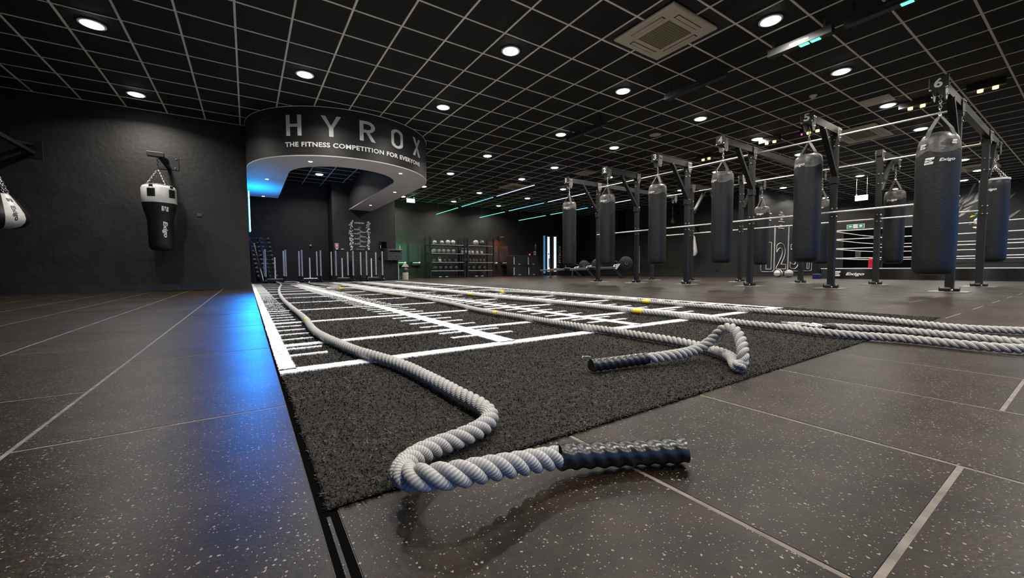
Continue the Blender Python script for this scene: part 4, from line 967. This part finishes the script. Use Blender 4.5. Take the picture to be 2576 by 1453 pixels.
# green and orange wall-washing lamps
for x, z, c, p_, l in ((11.15, 2.05, (1, 0.20, 0.05), 12.0, 'orange'),):
    t = thing('wall_washer', 'small black lamp casting %s light down the far wall' % l, 'light', (x, YW-.42, z))
    MB().bbox(-.12, .12, -.04, .04, 0, .05, .006).build('housing', rubber_m, t); MB().box(-.02, .02, .03, .42, .01, .04).build('arm', rubber_m, t)
    MB().box(-.1, .1, -.03, .03, -.004, 0).build('lens', mat(l+'_lens', c, .4, emit=1, ecol=c), t); area(t, p_, .1, c, (0, 0, -.01), 150)
t = thing('green_strip', 'green light strip on the side of the pillar facing the racks', 'light', (4.862, 17.1, .6))
MB().box(0, .02, -.02, .02, 0, 1.3).build('channel', rubber_m, t); MB().box(.02, .03, -.015, .015, .01, 1.29).build('glow_strip', greenl_m, t)
gl_ = area(t, 34, .1, (0, 1, .18), (.05, 0, .65), 150, Vector((.8, .6, -.1)).to_track_quat('-Z', 'Y').to_euler())
def rack(x0, x1, label):
    t = thing('shelf_rack', label, 'rack', (0, 0, 0), group='two black shelf racks')
    for x in (x0, x1):
        for y in (17.0, 17.62): MB().box(x-.035, x+.035, y-.035, y+.035, 0, 1.86).build('upright', rig_m, t)
    for z in (.33, .72, 1.12, 1.52):
        s_ = MB().box(x0+.035, x1-.035, 17.0, 17.62, z-.03, z).build('shelf', rig_m, t); MB().box(x0+.04, x1-.04, 16.985, 17.0, z-.022, z+.004).build('shelf_lip', lip_m, s_)
    MB().box(x0-.05, x1+.05, 17.0, 17.6, .03, .07).build('foot_rail', rig_m, t)
    MB().box(x0+.4, x0+.53, 16.985, 17.0, .035, .06).build('white_tag', white_m, t); MB().box(x0+.72, x0+.85, 16.985, 17.0, .035, .06).build('white_tag', white_m, t)
rack(6.90, 8.62, 'left black shelf rack with balls and kettlebells by the far wall'); rack(8.78, 10.22, 'right black shelf rack with balls and kettlebells by the far wall')
def ball(label, x, y, z, r, m, g):
    t = thing('medicine_ball', label, 'ball', (x, y, z+r), group=g); MB().sphere((0, 0, 0), r, 12).build('shell', m, t, True)
    MB().tube([(r*1.01*math.cos(a), r*1.01*math.sin(a), 0) for a in [2*PI*k/20 for k in range(20)]], .006, 4, closed=True).build('seam', blackp_m, t); return t
RW = {'top': 1.52, 'upper': 1.12, 'middle': .72, 'bottom': .33}
def nth(i): return ['first', 'second', 'third', 'fourth', 'fifth', 'sixth', 'seventh'][i]
for row, pxs, m, r_ in (('top', (1093, 1111, 1126, 1139), ball_m, .12), ('upper', (1090.5, 1102.5, 1114, 1126, 1139), ball_m, .115), ('bottom', (1093, 1105.5, 1119, 1131, 1145), ball_m, .13)):
    for i, px in enumerate(pxs): ball('%s ball from the left on the %s shelf of the left rack' % (nth(i), row), fx(px), 17.25, RW[row], r_*(.85 if row == 'top' and i < 2 else 1), ballg_m if row != 'bottom' else m, 'balls on the left rack')
for row, pxs, r_ in (('top', (1196, 1211.5), .145), ('bottom', (1176, 1189, 1203, 1216), .13)):
    for i, px in enumerate(pxs): ball('%s ball from the left on the %s shelf of the right rack' % (nth(i), row), fx(px), 17.25, RW[row], r_, ball_m if i % 2 or row == 'bottom' else ballg_m, 'balls on the right rack')
def kettle(label, x, y, z, s, m, g):
    t = thing('kettlebell', label, 'kettlebell', (x, y, z), group=g)
    MB().lathe([(.045*s, 0), (.075*s, .03*s), (.085*s, .08*s), (.07*s, .135*s), (.03*s, .16*s), (.004, .165*s)], 14).build('body', m, t, True)
    MB().tube([(-.055*s, 0, .12*s), (-.068*s, 0, .19*s), (-.045*s, 0, .235*s), (.045*s, 0, .235*s), (.068*s, 0, .19*s), (.055*s, 0, .12*s)], .013*s, 8).build('handle', m, t, True); return t
for i, px in enumerate((1091, 1105, 1117, 1129, 1145)): kettle('%s kettlebell from the left on the middle shelf of the left rack' % nth(i), fx(px), 17.25, RW['middle'], 1.0, iron_m if i != 1 else kettle_m, 'kettlebells on the left rack')
for i, px in enumerate((1163, 1170.5, 1178.5, 1187.5, 1199, 1210.5)): kettle('%s pale kettlebell from the left on the upper shelf of the right rack' % nth(i), fx(px), 17.25, RW['upper'], 1.05, kettle_m, 'pale kettlebells on the right rack')
for i, px in enumerate((1165, 1172, 1181, 1190, 1197, 1207, 1216)): kettle('%s dark kettlebell from the left on the middle shelf of the right rack' % nth(i), fx(px), 17.25, RW['middle'], 1.15, iron_m, 'dark kettlebells on the right rack')
# black boxes with white edge lettering
for i, (x0, x1, z0, l) in enumerate(((11.35, 12.25, 0, 'lower left'), (12.28, 13.10, 0, 'lower right'), (11.35, 12.22, .545, 'upper left'), (12.25, 12.95, .545, 'upper right'))):
    t = thing('jump_box', '%s black soft jump box of four stacked by the far wall' % l, 'box', (0, 0, 0), group='black jump boxes')
    MB().bbox(x0, x1, 16.95, 17.55, z0, z0+.54, .02).build('block', black_m, t)
    text('EXIGO', bright_m, t, (x0+.10, 16.948, z0+.08), (0, 0, 1), (-1, 0, 0), width=.38, height=.055, bold=.03, ext=0)
    text('24', white_m, t, (x0+.35, 16.948, z0+.06), (1, 0, 0), (0, 0, 1), width=.12, height=.05, bold=.02, ext=0, name='numeral')
# extinguisher, call point
t = thing('fire_extinguisher', 'dark extinguisher on the far wall left of the doors', 'extinguisher', (13.62, YW-.09, 1.42)); MB().lathe([(.06, 0), (.075, .02), (.075, .28), (.05, .35), (.02, .38), (.02, .42)], 14).build('cylinder', iron_m, t, True); MB().box(-.05, .05, -.02, .02, .40, .44).build('valve', plate_m, t)
t = thing('notice', 'small white notice below the extinguisher', 'sign', (0, 0, 0)); MB().box(13.55, 13.70, YW-.008, YW, 1.16, 1.38).build('sheet', white_m, t); MB().box(13.585, 13.665, YW-.010, YW-.008, 1.21, 1.31).build('symbol', iron_m, t)
t = thing('fire_call_point', 'small red fire call point right of the jump boxes', 'alarm', (13.22, YW-.05, 1.12)); MB().bbox(-.06, .06, -.02, .05, 0, .12, .01).build('case', red_m, t); MB().box(-.02, .02, -.03, -.02, .04, .08).build('lamp', mat('red_lamp', (1, .1, .1), .4, emit=4, ecol=(1, .15, .2)), t)
# doors
dr = MB().box(14.05, 15.75, YW-.05, YW+.02, 0, 2.42).build('door_1', black_m); struct(dr)
MB().box(14.20, 14.33, YW-.062, YW-.05, .12, 2.28).build('side_glass', blueglass_m, dr)
MB().box(14.40, 14.72, YW-.075, YW-.05, .05, 2.30).box(14.88, 15.28, YW-.075, YW-.05, .05, 2.30).build('leaf_frame', iron_m, dr)
g1_ = MB().box(14.47, 14.64, YW-.08, YW-.075, .22, 2.22).build('lit_glass', glass_m, dr); MB().box(14.95, 15.14, YW-.08, YW-.075, .22, 2.24).build('lit_glass', glass_m, dr)
MB().box(14.57, 14.63, YW-.083, YW-.08, .45, .98).box(14.52, 14.60, YW-.083, YW-.08, 1.2, 1.26).build('poster_print', dark_m, g1_); MB().tube([(14.82, YW-.10, .15), (14.82, YW-.10, 2.32)], .012, 8).build('pull_handle', plate_m, dr)
t = thing('wall_sign', 'vertical white outlined sign beside the far doors', 'sign', (0, 0, 0)); MB().box(15.28, 15.62, YW-.06, YW-.05, .50, 2.0).build('board', black_m, t)
text('FITBOX', bright_m, t, (15.50, YW-.062, .72), (0, 0, 1), (-1, 0, 0), width=1.02, height=.17, bold=.01, ext=0)
for z_, d_ in ((.58, 1), (1.90, -1)): MB().tube([(15.30, YW-.065, z_+.02*d_), (15.35, YW-.065, z_-.05*d_), (15.38, YW-.065, z_-.05*d_)], .012, 5).build('corner_mark', white_m, t)
for p_, l in (((15.92, YW-.02, .30, 1.55), 'thin pale upright strip right of the door sign'),):
    o = MB().box(p_[0]-.02, p_[0]+.02, p_[1], YW, p_[2], p_[3]).build('corner_guard', white_m); tag(o, l, 'trim')

# right-hand return wall (x = 17.2)
def wx(px, py): return onx(px, py, 17.2)
a = wx(1608, 618); b = wx(1608, 692); o = MB().box(17.17, 17.2, a.y-.03, a.y+.03, .12, a.z).build('corner_guard', white_m); tag(o, 'tall pale upright strip behind the number 2 post', 'trim')
a = wx(1556, 528); b = wx(1574, 592); t = thing('wall_mirror', 'tall black panel on the wall right of the number 2 bag', 'panel', (0, 0, 0)); MB().box(17.15, 17.2, b.y, a.y, b.z, a.z).box(17.13, 17.15, a.y-.04, a.y, b.z, a.z).build('board', dark_m, t)
# teardrop and speed ball on that wall
def wallbag(px, py0, py1, r_, label, white=True):
    c = wx(px, (py0+py1)/2); d = ray(px, (py0+py1)/2); s = (16.75)/d.x; c = d*s+Vector((0, 0, CAMH)); q0 = d.dot(fw)*s; hgt = (py1-py0)*q0/F_PX
    t = thing('wall_teardrop' if white else 'speed_ball', label, 'punch bag', (c.x, c.y, c.z-hgt/2))
    MB().lathe([(.01, 0), (r_*.6, hgt*.04), (r_, hgt*.2), (r_*.95, hgt*.35), (r_*.6, hgt*.7), (r_*.35, hgt*.95), (.01, hgt)], 16).build('body', whitev_m if white else vinyl2_m, t, True)
    if white:
        for k in (0, 2): 
            mb = MB(); 
            for rr_, z in ((r_*.62, hgt*.04), (r_*1.02, hgt*.2), (r_*.97, hgt*.35), (r_*.62, hgt*.7), (r_*.37, hgt*.95)):
                for a_ in (-.5, -.2, .1, .4): mb.v.append((rr_*math.cos(a_+k), rr_*math.sin(a_+k), z))
            mb.f = [(i*4+j, i*4+j+1, i*4+j+5, i*4+j+4) for i in range(4) for j in range(3)]; mb.build('black_panel', vinyl_m, t, True)
        curved_side(text_mesh('Exigo', 1, 0, .02), r_, PI+.45, hgt*.5, hgt*.32, .09, blackp_m, t, prof=lambda z: float(np.interp(z, [0, hgt*.2, hgt*.7, hgt], [r_*.7, r_, r_*.62, .05])))
    link_chain(MB(), (0, 0, hgt), (0, 0, hgt+.45), r=.008, w=.02, l=.06).build('chain', chain_m, t, True)
    MB().beam((0, 0, hgt+.47), (17.2-c.x, 0, hgt+.47), .05, .05).build('bracket_arm', rig_m, t); MB().beam((.1, 0, hgt+.43), (17.2-c.x, 0, hgt+.15), .04, .04).build('bracket_brace', rig_m, t)
wallbag(1745, 592, 645, .16, 'small white teardrop bag on the far wall below the bars')
wallbag(1692, 545, 564, .12, 'small worn speed ball on the far wall behind the number 3 bag', False)
o = MB().box(17.17, 17.2, wx(1803, 680).y-.06, wx(1803, 680).y+.06, .25, .34).build('wall_socket', black_m); tag(o, 'small black socket low on the wall between bags 3 and 4', 'switch')

# ------------------------------------------------------------------ rowers
def rower(label, x, y, rz):
    t = thing('rowing_machine', label, 'rowing machine', (x, y, 0), rz, 'rowing machines before the far wall')
    MB().beam((-2.2, 0, .34), (-.35, 0, .40), .06, .07).build('rail', iron_m, t); MB().beam((-2.2, 0, .385), (-.4, 0, .445), .02, .01).build('rail_strip', lip_m, t)
    MB().beam((-2.1, 0, .33), (-2.1, 0, .03), .05, .05).beam((-2.1, -.2, .02), (-2.1, .2, .02), .06, .04).build('rear_leg', rig_m, t)
    MB().beam((-.45, 0, .36), (-.15, 0, .03), .05, .07).beam((-.15, -.28, .02), (-.15, .28, .02), .06, .04).build('front_leg', rig_m, t)
    MB().lathe([(.02, -.07), (.20, -.07), (.26, -.05), (.27, 0), (.26, .05), (.20, .07), (.02, .07)], 26, (0, 0, .58), Matrix.Rotation(PI/2, 4, 'X')).build('flywheel_cage', rig_m, t, True)
    MB().lathe([(.23, -.072), (.235, -.078), (.24, -.072)], 26, (0, 0, .58), Matrix.Rotation(PI/2, 4, 'X')).tube([(.05*math.cos(a_), -.08, .58+.05*math.sin(a_)) for a_ in [k*PI/5 for k in range(10)]], .008, 5, closed=True).build('cage_rim', plate_m, t, True)
    MB().bbox(-1.5, -1.2, -.15, .15, .40, .46, .03).build('seat', rubber_m, t)
    MB().beam((-.42, -.12, .35), (-.28, -.12, .55), .12, .03).beam((-.42, .12, .35), (-.28, .12, .55), .12, .03).build('foot_plate', pole_m, t)
    MB().tube([(-.28, 0, .50), (-.30, 0, .62), (-.42, 0, .66)], .02, 8).build('monitor_arm', rig_m, t, True); MB().tube([(-.40, -.22, .52), (-.40, .22, .52)], .016, 8).build('pull_bar', steel_m, t, True)
    MB().sphere((-.46, 0, .46), .04, 8).build('chain_guard', white_m, t, True)
    return t
def gdist(px, dep):
    d = ray(px, 690); p = d*(dep/d.dot(fw)); return Vector((p.x, p.y, 0))
pA = gdist(1574, 15.6); rA = rower('rowing machine with the large dark flywheel right of post 1', pA.x, pA.y, math.radians(-33))
for (px, py, l, s_) in ((1502, 16.6, 'rowing machine with its flywheel just beside post 1', .93), (1469, 17.6, 'leftmost rowing machine, flywheel left of post 1', .88)):
    p_ = gdist(px, py); c = dup(rA, (p_.x, p_.y, 0), math.radians(-33), l); c.scale = (s_,)*3

# ------------------------------------------------------------------ 1 2 3 4 wall
t = thing('number_mural', 'white outlined mural of tall numbered panels on the black wall', 'mural', (0, 0, 0)); YM = 7.9
MB().box(17.25, 22.6, YM-.01, YM, .14, 3.2).build('backing', black_m, t)
ym = YM-.018
def path(pts, r_=.007, closed=False, nm='outline', m=white_m): return MB().tube([(x, ym, z) for x, z in pts], r_, 5, closed=closed).build(nm, m, t)
def rr(x0, x1, z0, z1, c=.12):
    pts = [(x0, z1), (x0, z0+c)]+[(x0+c-c*math.cos(a_), z0+c-c*math.sin(a_)) for a_ in (.4, .8, 1.2)]+[(x0+c, z0), (x1-c, z0)]+[(x1-c+c*math.sin(a_), z0+c-c*math.cos(a_)) for a_ in (.4, .8, 1.2)]+[(x1, z0+c), (x1, z1)]
    return pts
edges = [17.42, 18.62, 19.92, 21.25, 22.5]
for i in range(4): path(rr(edges[i]+.03, edges[i+1]-.03, .20, 2.15), nm='panel_outline')
def num(s_, x0, x1):
    cu = bpy.data.curves.new('n', 'FONT'); cu.body = s_; cu.size = 1; cu.resolution_u = 5; cu.fill_mode = 'NONE' if 'NONE' in [e.identifier for e in cu.bl_rna.properties['fill_mode'].enum_items] else cu.fill_mode
    cu.offset = .02; o_ = bpy.data.objects.new('n', cu); COL.objects.link(o_)
    me = bpy.data.meshes.new_from_object(o_.evaluated_get(bpy.context.evaluated_depsgraph_get())); bpy.data.objects.remove(o_)
    cnt = {}
    for p_ in me.polygons:
        for k in p_.edge_keys: cnt[k] = cnt.get(k, 0)+1
    ed = [k for k, c in cnt.items() if c == 1] or [tuple(e_.vertices) for e_ in me.edges]
    co = [v.co.copy() for v in me.vertices]; mn = (min(c.x for c in co), min(c.y for c in co)); mx_ = (max(c.x for c in co), max(c.y for c in co)); mb = MB()
    for a_, b_ in ed:
        P_ = [(x0+(co[k].x-mn[0])/(mx_[0]-mn[0])*(x1-x0), ym, .30+(co[k].y-mn[1])/(mx_[1]-mn[1])*1.12) for k in (a_, b_)]
        if (Vector(P_[0])-Vector(P_[1])).length > 1e-4: mb.tube(P_, .009, 5)
    mb.build('numeral_outline', white_m, t)
num('1', 17.90, 18.35); num('2', 18.80, 19.72); num('3', 20.15, 21.0); num('4', 21.45, 22.3)
for i, x in enumerate((17.75, 18.95, 20.35, 21.6)):
    for k in range(3):
        z = 2.05+.28*k; path([(x, z), (x+.5, z)], .016, nm='list_rule'); text('%d0s' % (k+1), greyp_m, t, (x+.1, ym, z+.07), (1, 0, 0), (0, 0, 1), width=.26, height=.09, ext=0)
# medicine balls on the floor
for (px, py, m_, l) in ((1957, 697, whitev_m, 'white and black medicine ball on the floor before the number wall'), (1984, 697.5, ballg_m, 'dark medicine ball beside the white one on the floor')):
    p_ = onz(px, py, 0); d_ = proj(p_)[2]; r_ = 13/F_PX*d_*.75; b_ = ball(l, p_.x, p_.y, 0, r_, m_, 'medicine balls on the floor')
    if m_ is whitev_m:
        for s_ in (-.5, .5): MB().tube([(s_*r_*.9, r_*.90*math.cos(a_), r_*.90*math.sin(a_)) for a_ in [2*PI*k/16 for k in range(16)]], .018, 5, closed=True).build('dark_band', blackp_m, b_)

# ------------------------------------------------------------------ boxing ring
rg = thing('boxing_ring', 'low black boxing ring with pale ropes and skirt behind the rig', 'boxing ring', (0, 0, 0))
X0, X1, Y1, Y0, PZ = 15.9, 21.5, 5.3, -0.3, .33
MB().box(X0+.05, X1-.05, Y0+.05, Y1-.05, 0, PZ-.03).build('platform', black_m, rg); MB().box(X0, X1, Y0, Y1, PZ-.03, PZ).build('canvas', base_m, rg)
MB().box(X0-.015, X0, Y0, Y1, PZ-.015, PZ+.006).box(X0, X1, Y1, Y1+.015, PZ-.015, PZ+.006).build('edge_piping', greyp_m, rg)
def skirt(p, qd, L, nm='skirt'):
    mb = MB(); n = 90; p = Vector(p); qd = Vector(qd); nrm = qd.cross(Vector((0, 0, 1)))
    for i in range(n+1):
        s_ = L*i/n
        for z, k in ((PZ-.02, 0), (PZ*.55, .5), (0.0, 1)): mb.v.append(tuple(p+qd*s_+nrm*(.03+k*.035*math.sin(s_*7.3+1.3*math.sin(s_*2.1)))+Vector((0, 0, z))))
    for i in range(n):
        for j in range(2): b_ = i*3+j; mb.f.append((b_, b_+3, b_+4, b_+1))
    return mb.build(nm, vinyl_m, rg, True)
skirt((X0, Y1, 0), (0, -1, 0), Y1-Y0); skirt((X1, Y1, 0), (-1, 0, 0), X1-X0)
text('Exigo', white_m, rg, (X0-.11, 4.62, .085), (0, -1, 0), (0, 0, 1), width=.46, height=.12, bold=.03, shear=.25, ext=0); emblem_mb((X0-.11, 4.95, .085), (0, -1, 0), (0, 0, 1), .20, .16).build('emblem', white_m, rg)
RZs = (.66, .97, 1.27, 1.55)
for i, (cx_, cy_) in enumerate(((X0+.2, Y1-.2), (X0+.2, Y0+.2), (X1-.2, Y1-.2), (X1-.2, Y0+.2))):
    MB().tube([(cx_, cy_, PZ), (cx_, cy_, 1.68)], .045, 12).build('corner_post', rig_m, rg, True)
ca, cb, cc, cd = (X0+.2, Y1-.2), (X0+.2, Y0+.2), (X1-.2, Y0+.2), (X1-.2, Y1-.2)
for z in RZs:
    for a_, b_ in ((ca, cb), (cb, cc), (cc, cd), (cd, ca)):
        MB().tube([(a_[0], a_[1], z), ((a_[0]+b_[0])/2, (a_[1]+b_[1])/2, z-.02), (b_[0], b_[1], z)], .013, 8).build('ring_rope', white_m, rg, True)
    MB().beam((X0+.2, Y1-.2, z), (X0-.02, Y1-.55, z-.01), .035, .035).build('turnbuckle', white_m, rg)
p_ = onz(2052, 701, 0); o = MB().bbox(-.08, .08, -.1, .1, 0, .16, .02).build('step_block', blue_m, None, False, (p_.x+.1, p_.y, 0)); tag(o, 'dark blue block on the floor at the ring corner', 'block')
t = thing('barrel_pad', 'upright red pad standing at the ring corner behind post 5', 'pad', (0, 0, 0)); a = onx(2188, 650, 17.2); b = onx(2198, 675, 17.2)
MB().bbox(17.15, 17.3, b.y, b.y+.13, PZ+.005, a.z, .02).build('pad', red_m, t)

# ------------------------------------------------------------------ right wall
XW = 23.4
dr = MB().box(XW-.04, XW, 3.9, 6.95, 0, 2.02).build('door_2', dark_m); struct(dr); MB().box(XW-.06, XW-.04, 3.8, 7.05, 2.02, 2.12).box(XW-.06, XW-.04, 6.95, 7.05, 0, 2.02).build('door_frame', base_m, dr)
MB().box(XW-.07, XW-.04, 6.3, 6.5, .75, 1.1).build('notice', iron_m, dr)
t = thing('exit_sign', 'green and white wall exit sign above the dark doorway', 'sign', (0, 0, 0)); MB().box(XW-.02, XW, 6.22, 6.86, 2.14, 2.33).build('plate', white_m, t)
a_ = MB().box(XW-.024, XW-.02, 6.62, 6.84, 2.155, 2.315).build('green_field', green_m, t); b_ = MB().box(XW-.024, XW-.02, 6.24, 6.46, 2.155, 2.315).build('green_field', green_m, t)
MB().prism([(0, .045), (.08, .045), (.08, .015), (.13, .065), (.08, .115), (.08, .085), (0, .085)], (XW-.025, 6.66, 2.17), (0, 1, 0), (0, 0, 1), .001).build('arrow', white_m, a_)
MB().lathe([(.055, 0), (.05, .002)], 18, (XW-.026, 6.35, 2.235), Matrix.Rotation(-PI/2, 4, 'Y')).build('figure', white_m, b_); MB().box(XW-.024, XW-.02, 6.49, 6.58, 2.17, 2.30).build('figure', cream_m, t)
for (x, y, z, l, rz) in ((5.9, 16.6, 3.24, 'lit hanging exit box right of the bulkhead leg', 0), (18.0, 4.9, 2.70, 'lit hanging exit box above the boxing ring', PI/2)):
    t = thing('exit_light', l, 'sign', (x, y, z), rz, 'lit hanging exit boxes'); MB().box(-.17, .17, -.02, .02, 0, .15).build('lit_panel', sign_m, t)
    MB().box(-.18, .18, -.025, .025, .15, .18).build('housing', white_m, t); MB().box(-.15, -.14, -.005, .005, .18, CZ-z).box(.14, .15, -.005, .005, .18, CZ-z).build('hanger', plate_m, t)
    MB().box(-.05, .05, -.024, -.02, .01, .03).build('arrow', green_m, t); MB().sphere((.14, 0, .21), .018, 6).build('green_indicator', greenl_m, t)
# monochrome mural on the right wall
t = thing('wall_mural', 'black and white brush mural with coloured strokes on the right wall', 'mural', (0, 0, 0))
MB().box(XW-.012, XW, -.6, 3.55, .5, 3.45).build('backing', black_m, t)
mg = grain(mat('mural_grey', (.3,)*3, .6), (.06, .06, .06), (.42, .41, .40), 3, 0)
def brush(cy, cz, ang, ln, wd, m, k):
    mb = MB(); c, s_ = math.cos(ang), math.sin(ang); P_ = []
    for i in range(9): u = i/8; P_.append((ln*u, wd*math.sin(PI*min(1, u*1.1+.05))*(.8+.2*random.random())))
    poly = P_+[(a, -b*.8) for a, b in reversed(P_)]
    mb.prism(poly, (XW-.013-.001*k, cy, cz), (0, -c, s_), (0, s_, c), .001); return mb.build('brush_stroke', m, t)
for i in range(26): brush(random.uniform(2.2, 3.5), random.uniform(1.9, 3.2), random.uniform(.3, 1.3), random.uniform(.3, .8), random.uniform(.015, .06), mg, i % 5)
for i in range(14): brush(random.uniform(2.4, 3.1), random.uniform(1.75, 2.35), random.uniform(-.3, .8), random.uniform(.2, .45), random.uniform(.02, .05), (yellow_m, white_m, mat('teal_paint', (.05, .5, .5), .5))[i % 3], 5+i % 4)
for i in range(14): brush(random.uniform(.3, 1.4), random.uniform(1.4, 2.5), random.uniform(-.2, .4), random.uniform(.3, .8), random.uniform(.03, .07), (mat('teal_dim', (.03, .22, .24), .5), mat('olive', (.25, .26, .03), .5), mg)[i % 3], i % 5)
for i in range(5): brush(random.uniform(2.3, 2.9), random.uniform(1.15, 1.65), random.uniform(.2, 1.2), random.uniform(.15, .4), .03, mg, i)
